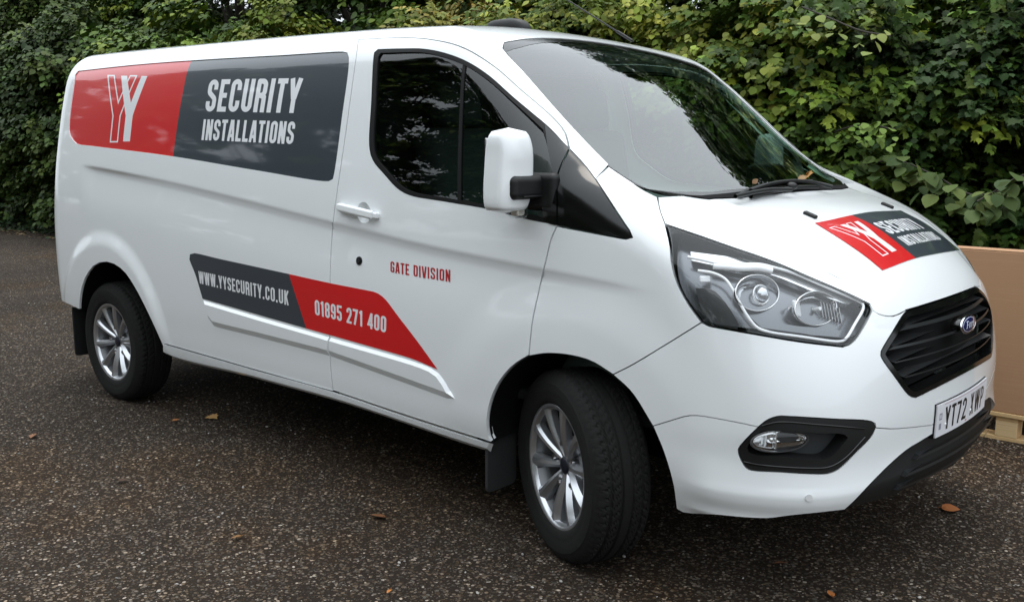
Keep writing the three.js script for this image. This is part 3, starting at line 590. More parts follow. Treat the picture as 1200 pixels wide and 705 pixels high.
{
  const afi = P.archFrontFront.findIndex(p => p[0] > 760);
  const archUp = [...P.archFrontFront.slice(0, afi), [765.5, 499]], archLow = [[765.5, 499], ...P.archFrontFront.slice(afi + 1)];
  const plateY = hit(1092, 498).y;
  const up = [...px(gLeft, 'F', 5), ...gBotF.slice(1), [0, plateY], ...px(rev(splitB), 'F'), ...px(rev(fogTop), 'F', 5), ...px(rev(splitA), 'F'), ...px(rev(archUp), 'F'), ...px(P.fenderBumper, 'F'), ...px(rev(P.lampBottom), 'F'), ...px(rev(P.lampFront), 'F'), ...px([[1020, 356], [1025.5, 365.6], [1046, 370.5], [1062, 364]], 'F')];
  const halves = (l, o) => { const g = sheet('F', l, { seam: true, ...o }); return merge([g, flip(g)]); };
  mesh('front_bumper', halves(up, { gap: 0.0015, g: 0.015, skirt: 0.03 }), M.paint, van);
  const yl = hit(1092, 509).y;
  const fixLow = [[0, plateY], [0, yl], ...px(lowWhite, 'F'), ...px(chin, 'F'), ...px(rev(archLow), 'F'), ...px(splitA, 'F'), ...px(rev(fogOut.slice(7)), 'F', 5), ...px(splitB, 'F')];
  mesh('bumper_lower', halves(fixLow, { gap: 0.0015, g: 0.015, skirt: 0.03 }), M.paint, van);
  // black lower grille with slats
  const bot = [[990, 597], [1020, 590], [1052, 580], [1075, 569], [1091, 559]];
  const bl = px(bot, 'F'); const vl = [[0, yl], ...px(lowWhite, 'F'), ...bl, [0, 0.335]];
  const lg = mesh('lower_grille', halves(vl, { off: -0.012, skirt: 0.05, g: 0.02 }), M.plastic, van);
  for (const [y0, y1, ua] of [[0.452, 0.47, 0.40], [0.412, 0.43, 0.47], [0.372, 0.39, 0.50]]) { const l = [[-ua, y0], [ua, y0], [ua - 0.02, y1], [-ua + 0.02, y1]]; mesh('slat', raised('F', l, 0.006, 0.006, { base: -0.03 }), phy([0.014, 0.015, 0.016], 0.35), lg); }
  const sp = hit(948, 583), sn = grad(sp), sg = new THREE.CylinderGeometry(0.011, 0.011, 0.006, 20); sg.applyQuaternion(new THREE.Quaternion().setFromUnitVectors(V(0, 1, 0), sn)); sg.translate(...sp.toArray()); both('parking_sensor', tidy(sg), phy(0.6, 0.4), van);
}
// --- radiator grille
{
  const yt = gTopY, yb = gBotY, full = mirrorF([...rev(gTopF), ...px(gLeft, 'F', 5).slice(1), ...gBotF.slice(1)]);
  const inL = insetLoop(clean(full, 2e-3), 0.018);
  const gr = mesh('radiator_grille', sheet('F', inL, { off: -0.055, skirt: 0, g: 0.03 }), M.dark, van);
  mesh('grille_frame', sheet('F', full, { off: 0.002, gap: 0.001, skirt: 0.05, g: 0.03, holes: [inL] }), M.gloss, gr);
  const wAt = y => { let m = 0; for (let i = 0; i < inL.length; i++) { const a = inL[i], b = inL[(i + 1) % inL.length]; if ((a[1] - y) * (b[1] - y) <= 0 && a[1] !== b[1]) m = Math.max(m, Math.abs(lerp(a[0], b[0], (y - a[1]) / (b[1] - a[1])))); } return m; };
  const barM = phy([0.014, 0.015, 0.016], 0.32), n = 4, hgt = yt - yb;
  for (let i = 0; i < n; i++) { const y0 = yb + 0.03 + (hgt - 0.045) * (i + 0.12) / n, y1 = y0 + (hgt - 0.045) / n * 0.56; const l = [[-wAt(y0) + 0.003, y0], [wAt(y0) - 0.003, y0], [wAt(y1) - 0.003, y1], [-wAt(y1) + 0.003, y1]]; mesh('grille_bar', raised('F', l, -0.004, 0.016, { base: -0.035, g: 0.03 }), barM, gr); }
  // oval badge
  const bc = onPlane(1129, 379, 'z', 0); 
  const badge = new THREE.SphereGeometry(1, 40, 20, 0, Math.PI * 2, 0, Math.PI / 2), ringG = new THREE.TorusGeometry(1, 0.075, 10, 48);
  badge.rotateX(Math.PI / 2); { const p = badge.attributes.position, u = badge.attributes.uv; for (let i = 0; i < p.count; i++) u.setXY(i, 0.5 + p.getX(i) * 0.5, 0.5 + p.getY(i) * 0.5); }
  badge.scale(0.074, 0.030, 0.010); ringG.scale(0.074, 0.030, 0.06);
  const tex = printed(512, 208, '#0b1450', x => { x.strokeStyle = '#c9cdd6'; x.lineWidth = 7; x.beginPath(); x.ellipse(256, 104, 222, 84, 0, 0, 7); x.stroke(); x.fillStyle = '#e6e9f0'; x.font = 'italic bold 120px serif'; x.textAlign = 'center'; x.textBaseline = 'middle'; x.fillText('Ford', 250, 100); });
  const bm = frame(V(1.036, 0.847, 0), V(0, 0, -1), V(-0.1, 0.995, 0), V(0.995, 0.1, 0)); badge.applyMatrix4(bm); ringG.applyMatrix4(bm);
  const base = new THREE.CylinderGeometry(1, 1, 0.05, 40); base.rotateX(Math.PI / 2); base.scale(0.066, 0.026, 0.7); base.translate(0, 0, -0.020); base.applyMatrix4(bm);
  const bd = mesh('oval_badge', badge, phy(1, 0.25, { map: tex, clearcoat: 1 }), van, 'blue oval badge with chrome rim'); mesh('chrome_rim', ringG, chrome, bd); mesh('badge_mount', base, M.gloss, bd);
}
// --- number plate
{
  const tex = printed(1024, 220, '#d9d8dc', (x) => {
    x.strokeStyle = '#b89aa4'; x.lineWidth = 5; x.beginPath(); x.moveTo(100, 10); x.lineTo(1010, 10); x.stroke();
    x.fillStyle = '#8b8b98'; x.fillRect(30, 62, 42, 46); x.fillRect(34, 132, 34, 42);
    x.fillStyle = '#d9d8dc'; x.fillRect(40, 72, 10, 26); x.fillRect(56, 72, 8, 26);
    drawText(x, 'YT72', 118, 34, 392, 156, '#0b0b0d', 0.86); drawText(x, 'XWP', 592, 34, 350, 156, '#0b0b0d', 0.8);
    x.fillStyle = '#b02030'; x.fillRect(505, 198, 30, 10);
  });
  const pu = FC(V(charts.F.lift(0.3, 0.556).x, 0, 0.26))[0], y0 = 0.5005, y1 = 0.6115;
  const rect = (m, a, b) => [[-pu - m, a], [pu + m, a], [pu + m, b], [-pu - m, b]];
  const g = sheet('F', rect(0, y0, y1), { off: 0.009, skirt: 0.005, g: 0.03, uv: (u, v, p) => [0.5 - p.z / 0.52, (v - y0) / (y1 - y0)] });
  const o = mesh('number_plate', g, phy(1, 0.35, { map: tex }), van, 'white number plate with black characters');
  mesh('plate_holder', sheet('F', rect(0.004, y0 - 0.003, y1 + 0.003), { off: 0.004, skirt: 0.02, g: 0.03 }), M.plastic, o);
  for (const z of [0.19, -0.05]) { const s = new THREE.SphereGeometry(0.006, 10, 8); s.scale(0.5, 1, 1); { const q = charts.F.lift(FC(V(1.04, 0, z))[0], 0.535, 0.009); s.translate(q.x, q.y, q.z); }; mesh('plate_screw', s, phy(0.8, 0.4), o); }
}
// --- headlights
{
  const loop = [...px(rev(P.lampRear), 'F').reverse(), ...px(P.lampTop, 'F'), ...px(P.lampFront, 'F', 4), ...px(P.lampBottom, 'F')], inner = insetLoop(clean(loop, 2e-3), 0.006);
  const at = (x, y, o = -0.02) => hit(x, y, o);
  const path = (pts, off, r, per = 3) => tube(curve(pts, 5).map(p => at(p[0], p[1], off)), r, 7, false, 2);
  const black = sheet('F', loop, { gap: 0.003, off: -0.004, skirt: 0.006, g: 0.03, holes: [inner] });
  const lens = sheet('F', insetLoop(clean(loop, 2e-3), 0.004), { off: -0.002, skirt: 0.004, g: 0.02 });
  const back = sheet('F', insetLoop(clean(loop, 2e-3), 0.004), { off: -0.05, skirt: -0.048, g: 0.03 });
  const drl = path([[806, 301], [822, 304], [845, 309], [868, 309.5], [890, 309.5], [908, 313.5], [929, 319.5], [953, 329.5], [977, 340], [1004, 351.5], [1011, 355.8], [1012, 361], [1002, 380], [993, 395], [988, 399], [980, 400], [940, 394.5], [900, 388.5], [888, 384], [878, 373], [866, 353], [858, 338], [850, 327], [836, 320], [818, 317]], -0.010, 0.0048);
  const drl2 = path([[836, 311.5], [855, 313], [868, 314], [890, 314], [905, 317.5]], -0.014, 0.010);
  const shelf = sheet('F', px([[806, 296], [868, 304], [905, 309], [1008, 352], [1004, 358], [900, 322], [868, 318], [808, 307]], 'F', 8), { off: -0.022, skirt: 0.02, g: 0.03 });
  const rear = sheet('F', px([[814, 338], [836, 341], [866, 386], [838, 381], [822, 366]], 'F', 8), { off: -0.012, skirt: 0.03, g: 0.03 });
  const lowT = sheet('F', px([[880, 374], [935, 384], [992, 391], [985, 398], [940, 392.5], [893, 386]], 'F', 8), { off: -0.028, skirt: 0.02, g: 0.03 });
  const orient = (x, y, off) => { const p = at(x, y, off), n = grad(p).lerp(V(1, 0, 0.15), 0.55).normalize(), u = V(0, 1, 0).addScaledVector(n, -n.y).normalize(), r = V().crossVectors(u, n); return frame(p, r, u, n); };
  const bowl = (x, y, off, rx, ry, dep) => { const pts = []; for (let i = 0; i <= 12; i++) { const t = i / 12; pts.push(new THREE.Vector2(0.35 + 0.65 * Math.sin(t * 1.5708), -dep * Math.cos(t * 1.5708))); } const g = new THREE.LatheGeometry(pts, 40); g.rotateX(Math.PI / 2); g.scale(rx, ry, 1); return g.applyMatrix4(orient(x, y, off)); };
  const ring = (x, y, off, rx, ry, t) => { const g = new THREE.TorusGeometry(1, t, 10, 44); g.scale(rx, ry, Math.min(rx, ry)); return g.applyMatrix4(orient(x, y, off)); };
  const projBowl = bowl(888, 343, -0.024, 0.082, 0.055, 0.045), projRing = ring(888, 343, -0.024, 0.082, 0.055, 0.035), proj = new THREE.SphereGeometry(0.026, 28, 20); proj.applyMatrix4(orient(892, 345, -0.048));
  const projCol = ring(892, 345, -0.038, 0.029, 0.029, 0.12);
  const bowl2 = bowl(957, 361, -0.024, 0.095, 0.052, 0.04), ring2 = ring(957, 361, -0.024, 0.095, 0.052, 0.03);
  const ribs = []; for (let i = 0; i < 7; i++) { const g = new RoundedBoxGeometry(0.0022, 0.05, 0.012, 1, 0.001); g.applyMatrix4(orient(962 + i * 3.6, 362.5 + i * 1.2, -0.036)); ribs.push(g); }
  const vane = new RoundedBoxGeometry(0.055, 0.05, 0.008, 2, 0.003); vane.rotateY(0.5); vane.applyMatrix4(orient(934, 361, -0.026));
  const chip = new RoundedBoxGeometry(0.035, 0.02, 0.012, 2, 0.004); chip.applyMatrix4(orient(826, 327, -0.016));
  const bulb = new THREE.CylinderGeometry(0.006, 0.006, 0.03, 10); bulb.rotateX(1.57); bulb.applyMatrix4(orient(957, 362, -0.04));
  const silver = phy(0.62, 0.16, { metalness: 1 }), bezelM = phy([0.19, 0.195, 0.205], 0.22, { metalness: 0.85 }), back2 = phy(0.05, 0.35);
  for (const s of [0, 1]) {
    const f = g => s ? flip(tidy(g)) : tidy(g);
    const h = mesh('headlight', f(black), M.gloss, van);
    mesh('lamp_housing', f(back), bezelM, h); mesh('lamp_lens', f(lens), clearGlass, h); mesh('light_guide', f(merge([drl, drl2])), phy(0.85, 0.3), h); mesh('chrome_trim', f(shelf), silver, h);
    mesh('turn_signal', f(rear), back2, h); mesh('lower_trim', f(lowT), bezelM, h); mesh('reflector', f(projBowl), chrome, h); mesh('reflector_ring', f(projRing), silver, h); mesh('projector', f(merge([proj])), phy([0.55, 0.57, 0.6], 0.03, { clearcoat: 1, metalness: 0.7 }), h); mesh('projector_collar', f(projCol), silver, h);
    mesh('reflector', f(merge([bowl2, ring2])), chrome, h); mesh('reflector_rib', f(merge(ribs)), silver, h); mesh('vane', f(vane), phy(0.85, 0.2), h); mesh('bulb', f(bulb), phy(0.8, 0.1), h); mesh('side_reflector', f(chip), phy(0.85, 0.2), h);
  }
}
// --- fog lamps
{
  const out = px(fogOut, 'F', 5), inn = px([[884, 512], [891, 506], [898, 504.5], [916, 505], [960, 507.5], [990, 509], [994, 512.5], [988, 521], [977, 533], [969, 537.5], [959, 538.5], [920, 535.5], [880, 531], [876, 527], [878, 520], [884, 512]], 'F', 5);
  const bez = sheet('F', out, { off: 0.0, gap: 0.002, skirt: 0.05, g: 0.02, holes: [inn] });
  const ridge = tube(curve([[893, 499], [912, 494.5], [960, 497.5], [1014, 502]], 8).map(p => hit(p[0], p[1], 0.001)), 0.003, 6);
  const low = tube(curve([[872, 541], [890, 544.5], [950, 548.5], [972, 547], [990, 537], [1014, 512]], 8).map(p => hit(p[0], p[1], 0.001)), 0.004, 6);
  const back = sheet('F', inn, { off: -0.045, skirt: 0, g: 0.03 });
  const c = hit(914, 516.5, -0.012), n = grad(c).lerp(V(1, 0, 0.2), 0.4).normalize(), u = V(0, 1, 0).addScaledVector(n, -n.y).normalize(), r = V().crossVectors(u, n), fm = frame(c, r, u, n);
  const pts = []; for (let i = 0; i <= 10; i++) { const t = i / 10; pts.push(new THREE.Vector2(0.1 + 0.9 * Math.sin(t * 1.57), -0.04 * Math.cos(t * 1.57))); }
  const bowl = new THREE.LatheGeometry(pts, 36); bowl.rotateX(Math.PI / 2); bowl.scale(0.088, 0.034, 1); bowl.applyMatrix4(fm);
  const lens = new THREE.SphereGeometry(1, 32, 12, 0, 6.2832, 0, 1.57); lens.rotateX(Math.PI / 2); lens.scale(0.09, 0.035, 0.014); lens.applyMatrix4(fm);
  const rim = new THREE.TorusGeometry(1, 0.05, 8, 44); rim.scale(0.09, 0.035, 0.05); rim.applyMatrix4(fm);
  const fb = new THREE.SphereGeometry(0.012, 14, 10); fb.applyMatrix4(fm.clone().multiply(new THREE.Matrix4().makeTranslation(-0.02, 0, -0.018)));
  const bar = new RoundedBoxGeometry(0.004, 0.05, 0.02, 1, 0.001); bar.applyMatrix4(fm.clone().multiply(new THREE.Matrix4().makeTranslation(-0.012, 0, -0.008)));
  for (const s of [0, 1]) {
    const f = g => s ? flip(tidy(g)) : tidy(g), o = mesh('fog_lamp', f(bez), M.plastic, van); if (s) o.position.set(-0.007, 0, 0.004);
    mesh('bezel_ridge', f(merge([ridge, low])), M.gloss, o); mesh('lamp_housing', f(back), phy([0.03, 0.033, 0.036], 0.55), o); mesh('reflector', f(bowl), chrome, o); mesh('lamp_lens', f(lens), clearGlass, o); mesh('lamp_rim', f(rim), phy(0.05, 0.4), o); mesh('bulb', f(merge([fb, bar])), phy(0.8, 0.15, { metalness: 0.8 }), o);
  }
}
// --- wheels: local axis z points outwards
{
  const TR = 0.343, prof = [];                                      // tyre section: [radius, z]
  for (const p of [[0.205, -0.085], [0.222, -0.100], [0.25, -0.109], [0.285, -0.110], [0.312, -0.104], [0.328, -0.094], [0.3365, -0.082]]) prof.push([...p, 0]);
  const grooves = [-0.058, -0.02, 0.02, 0.058];
  for (let i = 0; i <= 48; i++) { const z = lerp(-0.078, 0.078, i / 48); prof.push([TR - 0.0045 * (z / 0.078) ** 2, z, 1]); }
  for (const p of [[0.3365, 0.082], [0.328, 0.094], [0.312, 0.104], [0.302, 0.1075], [0.300, 0.1095], [0.285, 0.110], [0.268, 0.1105], [0.262, 0.1085], [0.25, 0.109], [0.236, 0.106], [0.226, 0.101], [0.222, 0.096], [0.205, 0.085]]) prof.push([...p, 0]);
  const N = 300, pos = [], tuv = [], idx = [], n = prof.length;
  for (let a = 0; a <= N; a++) {
    const th = a / N * Math.PI * 2;
    prof.forEach(([r, z, tread], k) => {
      let d = 0;
      if (tread) {
        for (const g of grooves) if (Math.abs(z - g) < 0.0042) d = 0.008;
        const az = Math.abs(z), ph = (th * 70 / (Math.PI * 2) + (az > 0.058 ? az * 18 : z * 30)) % 1, q = (ph + 1) % 1;
        if (az > 0.062 && q < 0.26) d = 0.006; else if (az <= 0.056 && az > 0.023 && q < 0.22) d = 0.005;
      } else if (z > 0.07 && r > 0.325) { const q = ((th * 70 / (Math.PI * 2) + Math.abs(z) * 18) % 1 + 1) % 1; if (q < 0.26) d = 0.004; }
      pos.push((r - d) * Math.cos(th), (r - d) * Math.sin(th), z); tuv.push(a / N * 10, k / n * 1.6);
    });
  }
  for (let a = 0; a < N; a++) for (let k = 0; k < n - 1; k++) { const i = a * n + k; idx.push(i, i + n, i + n + 1, i, i + n + 1, i + 1); }
  const tyre = toCreasedNormals(geom(pos, null, tuv, idx), 0.7);
  const lathe = (pts, seg = 72) => { const g = new THREE.LatheGeometry(pts.map(p => new THREE.Vector2(p[0], p[1])), seg); g.rotateX(Math.PI / 2); return g; };   // [radius, z]
  const barrel = lathe([[0.150, -0.09], [0.185, -0.088], [0.19, 0.03], [0.203, 0.055], [0.207, 0.088], [0.214, 0.094], [0.2225, 0.096], [0.2235, 0.092], [0.222, 0.082]]);
  const drum = lathe([[0.0, -0.02], [0.14, -0.02], [0.145, -0.03], [0.16, -0.06]], 48), hubDisc = lathe([[0.0, 0.062], [0.028, 0.062], [0.034, 0.058], [0.058, 0.052], [0.070, 0.046], [0.092, 0.036], [0.098, 0.026], [0.098, 0.0]], 60);
  // ten spokes, each a ridged blade that widens towards the rim
  const spoke = (() => {
    const P2 = [], I2 = [], S = 14, C = 6;
    for (let i = 0; i <= S; i++) {
      const t = i / S, r = lerp(0.03, 0.2165, t), w = lerp(0.0115, 0.0235, t ** 1.1) + (t > 0.78 ? 0.020 * ((t - 0.78) / 0.22) ** 2 : 0), zt = lerp(0.058, 0.092, t) + 0.008 * Math.sin(t * 3.14), sw = 0.010 * Math.sin(t * 3.1);
      const sec = [[-w, -0.034], [-w, -0.009], [-w * 0.55, 0], [w * 0.15, 0.002], [w, -0.016], [w, -0.04]];
      for (const [x, z] of sec) P2.push(r, x + sw * 0, zt + z);
    }
    for (let i = 0; i < S; i++) for (let c = 0; c < C - 1; c++) { const a = i * C + c; I2.push(a, a + C, a + C + 1, a, a + C + 1, a + 1); }
    return toCreasedNormals(geom(P2, null, null, I2), 0.5);
  })();
  const spokes = []; for (let i = 0; i < 10; i++) { const g = spoke.clone(); g.rotateZ((i + 0.3) / 10 * Math.PI * 2); spokes.push(g); }
  const spokeG = spokes, cap = new THREE.SphereGeometry(1, 28, 12, 0, 6.2832, 0, 1.57); cap.rotateX(Math.PI / 2); cap.scale(0.031, 0.031, 0.008); cap.translate(0, 0, 0.062);
  const nut = new THREE.CylinderGeometry(0.0095, 0.0105, 0.024, 6); nut.rotateX(Math.PI / 2);
  const nuts = []; for (let i = 0; i < 5; i++) { const a = (i * 2 + 0.8) / 10 * Math.PI * 2, g = nut.clone(); g.translate(0.079 * Math.cos(a), 0.079 * Math.sin(a), 0.058); nuts.push(g); }
  const alloy = phy([0.52, 0.53, 0.55], 0.28, { metalness: 0.85 }), barrelM = phy([0.20, 0.205, 0.21], 0.4, { metalness: 0.8 });
  const flange = lathe([[0.200, 0.080], [0.206, 0.0915], [0.213, 0.0965], [0.2215, 0.0985], [0.2245, 0.0965], [0.2255, 0.09]]);
  const tread = phy([0.046, 0.044, 0.041], 0.85, { map: dustTex(), bumpMap: noiseTex(256, 5), bumpScale: 0.0008, specularIntensity: 0.5 });
  for (const [x, z, st] of [[0.022, 0.862, -25], [-3.3, 0.85, 0], [0.022, -0.862, -25], [-3.3, -0.85, 0]]) {
    const w = new THREE.Group(); w.name = 'wheel'; van.add(w);
    w.position.set(x, 0.338, z); w.rotation.y = st * Math.PI / 180 + (z < 0 ? Math.PI : 0);
    mesh('tyre', tyre, tread, w); mesh('rim', barrel, barrelM, w); mesh('rim_flange', flange, alloy, w); mesh('brake_drum', drum, std(0.02, 0.7), w); mesh('hub', hubDisc, alloy, w);
    spokeG.forEach(g => mesh('spoke', g, alloy, w)); nuts.forEach(g => mesh('wheel_nut', g, satin, w)); mesh('centre_cap', cap, phy([0.008, 0.010, 0.018], 0.3), w);
  }
}
function dustTex() {                                               // black rubber with specks of road dust
  const n = 512, c = document.createElement('canvas'); c.width = c.height = n; const x = c.getContext('2d'); x.fillStyle = '#7a7a7a'; x.fillRect(0, 0, n, n);
  for (let i = 0; i < 9000; i++) { const v = rnd() < 0.5 ? rr(60, 110) : rr(130, 240), s = rr(0.8, 3); x.fillStyle = `rgba(${v | 0},${v * 0.97 | 0},${v * 0.92 | 0},${rr(0.2, 0.8).toFixed(2)})`; x.fillRect(rr(0, n), rr(0, n), s, s * rr(0.6, 2)); }
  const t = new THREE.CanvasTexture(c); t.colorSpace = THREE.SRGBColorSpace; t.wrapS = t.wrapT = THREE.RepeatWrapping; return t;
}
function noiseTex(n, cell) {                                       // fine grain, grey
  const d = new Uint8Array(n * n * 4); for (let i = 0; i < n * n; i++) { const v = 90 + rnd() * 120; d[i * 4] = d[i * 4 + 1] = d[i * 4 + 2] = v; d[i * 4 + 3] = 255; }
  const t = new THREE.DataTexture(d, n, n); t.wrapS = t.wrapT = THREE.RepeatWrapping; t.magFilter = THREE.LinearFilter; t.repeat.set(cell, cell); t.needsUpdate = true; return t;
}
// --- arch liners, mud flaps, underbody
{
  const archF = [...curve(rev(P.archFrontRear), 9), ...curve(P.archFrontTop, 9).slice(1), ...curve(P.archFrontFront, 9).slice(1)].map(p => hit(p[0], p[1]));
  const archR = curve(archRear, 6).map(p => hit(p[0], p[1]));
  for (const [A, c] of [[archF, 0.05], [archR, -3.25]]) {
    const ring = (g, z) => A.map(p => { const d = V(p.x - c, p.y - 0.335, 0), l = d.length(); return V(c + d.x * (l + g) / l, Math.max(0.2, 0.335 + d.y * (l + g) / l), Math.min(p.z, z)); });
    const r0 = A.map(p => p.clone().add(V(0, 0, -0.012))), r1 = ring(0.015, 0.90), r2 = ring(0.035, 0.55);
    const lip = A.map(p => { const d = V(p.x - c, p.y - 0.335, 0).normalize(); return p.clone().addScaledVector(d, -0.004).add(V(0, 0, -0.02)); });
    both('wheel_arch_liner', merge([strip(r0, r1, false), strip(r1, r2, false)]), M.dark, van);
  }
  const flap = (w, h, th) => { const s = new THREE.Shape(); s.moveTo(-w / 2, h); s.lineTo(w / 2, h); s.lineTo(w / 2, 0.03); s.quadraticCurveTo(w / 2, 0, w / 2 - 0.03, 0); s.lineTo(-w / 2 + 0.02, 0); s.quadraticCurveTo(-w / 2, 0, -w / 2, 0.02); s.lineTo(-w / 2, h); return new THREE.ExtrudeGeometry(s, { depth: th, bevelEnabled: true, bevelSize: 0.003, bevelThickness: 0.003, bevelSegments: 2 }); };
  const f1 = flap(0.16, 0.25, 0.008); f1.rotateY(Math.PI / 2); f1.translate(-0.36, 0.16, 0.865);
  const f2 = flap(0.15, 0.29, 0.008); f2.rotateY(Math.PI / 2); f2.translate(-3.72, 0.205, 0.90);
  const f3 = flap(0.06, 0.16, 0.008); f3.rotateY(Math.PI / 2 + 0.15); f3.translate(-3.655, 0.56, 0.935);
  both('mud_flap', tidy(f1), std(0.02, 0.75), van); both('mud_flap', tidy(f2), M.plastic, van); both('arch_trim', tidy(f3), M.plastic, van);
  const bx = (x0, x1, y0, y1, z0, z1) => { const g = new THREE.BoxGeometry(x1 - x0, y1 - y0, z1 - z0); g.translate((x0 + x1) / 2, (y0 + y1) / 2, (z0 + z1) / 2); return g; };
  const under = [bx(-3.9, 0.70, 0.30, 0.44, -0.52, 0.52), bx(-2.7, -0.42, 0.34, 0.5, 0.5201, 0.88), bx(-2.7, -0.42, 0.34, 0.5, -0.88, -0.5201), bx(-3.92, -3.75, 0.4, 0.55, -0.86, 0.86), bx(-2.9, -2.7, 0.9, 0.95, -0.85, 0.85), bx(0.55, 0.72, 0.31, 0.5, 0.5201, 0.70), bx(0.55, 0.72, 0.31, 0.5, -0.70, -0.5201), bx(-3.9, -3.75, 0.42, 0.9, -0.55, 0.55)];
  mesh('underbody', merge(under), M.dark, van);
  const axles = []; for (const x of [-3.3]) { const g = new THREE.CylinderGeometry(0.05, 0.05, 1.5, 12); g.rotateX(Math.PI / 2); g.translate(x, 0.335, 0); axles.push(g); }
  mesh('axle', axles[0], M.dark, van);
}
// --- painted jambs well behind the panel gaps
{
  const jamb = (pts, ch, w, step = 12) => { const c = curve(pts, step).map(p => charts[ch].to(hit(p[0], p[1]))), A = [], B = []; c.forEach((p, i) => { const a = c[Math.max(0, i - 1)], b = c[Math.min(c.length - 1, i + 1)], l = Math.hypot(b[0] - a[0], b[1] - a[1]) || 1, n = [-(b[1] - a[1]) / l * w, (b[0] - a[0]) / l * w]; A.push(charts[ch].lift(p[0] + n[0], p[1] + n[1], -0.045)); B.push(charts[ch].lift(p[0] - n[0], p[1] - n[1], -0.045)); }); return strip(A, B, false); };
  both('door_jamb', merge([jamb(P.doorTop, 'D', 0.02), jamb([...P.doorFront.slice(0, -1), [622.5, 392]], 'D', 0.02), jamb(P.doorRear, 'D', 0.02), jamb([[548, 510.2], ...P.doorBottom.slice(2)], 'D', 0.02)]), M.paint, van);
  both('panel_joint', merge([jamb([[736, 430.3], ...P.fenderBumper.slice(2)], 'D', 0.015), jamb(P.hoodSide, 'D', 0.015), jamb([[713, 193], [698, 209]], 'D', 0.015), jamb([[780, 494.5], ...splitA.slice(2)], 'F', 0.012), jamb(splitB, 'F', 0.012), jamb(P.lampTop, 'F', 0.012), jamb([[1020, 357], [1025.5, 365.6], [1046, 370.5], [1062, 364]], 'F', 0.012)]), M.paint, van);
}
// --- door mirror
{
  const c = onPlane(598, 199, 'z', 1.06);
  const rows = 22, cols = 36, pos = [], idx = [];
  const hw = spline([[-0.145, 0.064], [-0.12, 0.072], [-0.05, 0.079], [0.05, 0.076], [0.11, 0.070], [0.14, 0.058]]), dp = spline([[-0.145, 0.05], [-0.1, 0.060], [0.0, 0.064], [0.08, 0.060], [0.115, 0.048], [0.14, 0.032]]), sh = spline([[-0.145, 0.012], [0, -0.002], [0.14, -0.006]]);
  for (let j = 0; j <= rows; j++) {
    const v = j / rows, y = lerp(-0.145, 0.14, v), cl = 1;
    const e = Math.min(1, Math.sqrt(Math.max(0, 1 - ((Math.abs(v - 0.5) * 2) ** 26))));
    for (let i = 0; i < cols; i++) {
      const a = i / cols * 2 * Math.PI, ca = Math.cos(a), sa = Math.sin(a), p = 0.40, q = (t) => Math.sign(t) * Math.abs(t) ** p;
      let z = q(sa) * hw(y) * e, x = q(ca) * dp(y) * e; if (x < 0) x *= 0.75; else x *= 1 - 0.25 * (z / 0.08 > 0 ? (z / 0.08) ** 2 : 0);
      pos.push(c.x + x - 0.015, c.y + y, c.z + z + sh(y));
    }
  }
  for (let j = 0; j < rows; j++) for (let i = 0; i < cols; i++) { const a = j * cols + i, b = j * cols + (i + 1) % cols; idx.push(a, b, b + cols, a, b + cols, a + cols); }
  const t0 = pos.length / 3; pos.push(c.x - 0.012, c.y - 0.146, c.z + 0.01, c.x - 0.012, c.y + 0.1402, c.z - 0.006);
  for (let i = 0; i < cols; i++) { idx.push(t0, (i + 1) % cols, i); idx.push(t0 + 1, rows * cols + i, rows * cols + (i + 1) % cols); }
  const cap = geom(pos, null, null, idx);
  const glass = new RoundedBoxGeometry(0.006, 0.21, 0.11, 2, 0.002); glass.translate(c.x - 0.0615, c.y, c.z);
  const armA = onPlane(600, 221, 'z', 1.07), armB = V(armA.x + 0.02, armA.y + 0.005, 0.90);
  const arm = new RoundedBoxGeometry(0.122, 0.080, 0.21, 5, 0.022); arm.translate(c.x + 0.002, c.y - 0.058, 1.005);
  const foot = new RoundedBoxGeometry(0.14, 0.13, 0.09, 5, 0.022); foot.translate(c.x + 0.045, c.y - 0.075, 0.925);
  const lip = new RoundedBoxGeometry(0.12, 0.006, 0.15, 2, 0.003); lip.translate(c.x + 0.008, c.y - 0.088, 0.99);
  const ip = onPlane(612, 247, 'z', 1.03), ind = new RoundedBoxGeometry(0.05, 0.05, 0.06, 4, 0.014); ind.translate(ip.x - 0.018, ip.y, ip.z);
  const indIn = new RoundedBoxGeometry(0.034, 0.034, 0.04, 2, 0.008); indIn.translate(ip.x - 0.02, ip.y, ip.z);
  // black quarter panel that carries the mirror
  const base = sheet('D', px([[640, 147], [667.8, 173.6, 1], [660.2, 188.8], [653.7, 205.2], [652.8, 235], [652.8, 264.6, 1], [640, 260], [636, 230], [645, 205], [648, 199, 1], [643, 175], [640, 150]], 'D', 8), { off: 0.004, skirt: 0.01, g: 0.03 });
  for (const s of [0, 1]) {
    const f = g => s ? flip(tidy(g)) : tidy(g), o = mesh('door_mirror', f(cap), M.paint, van); if (s) o.position.x = -0.13;
    mesh('mirror_glass', f(glass), chrome, o); mesh('mirror_arm', f(merge([arm, foot, lip])), M.plastic, o); { const b = mesh('mirror_base', f(base), M.gloss, o); if (s) b.position.x = 0.13; } mesh('indicator_lens', f(ind), clearGlass, o); mesh('indicator', f(indIn), phy([0.75, 0.7, 0.62], 0.3, { metalness: 0.5 }), o);
  }
}
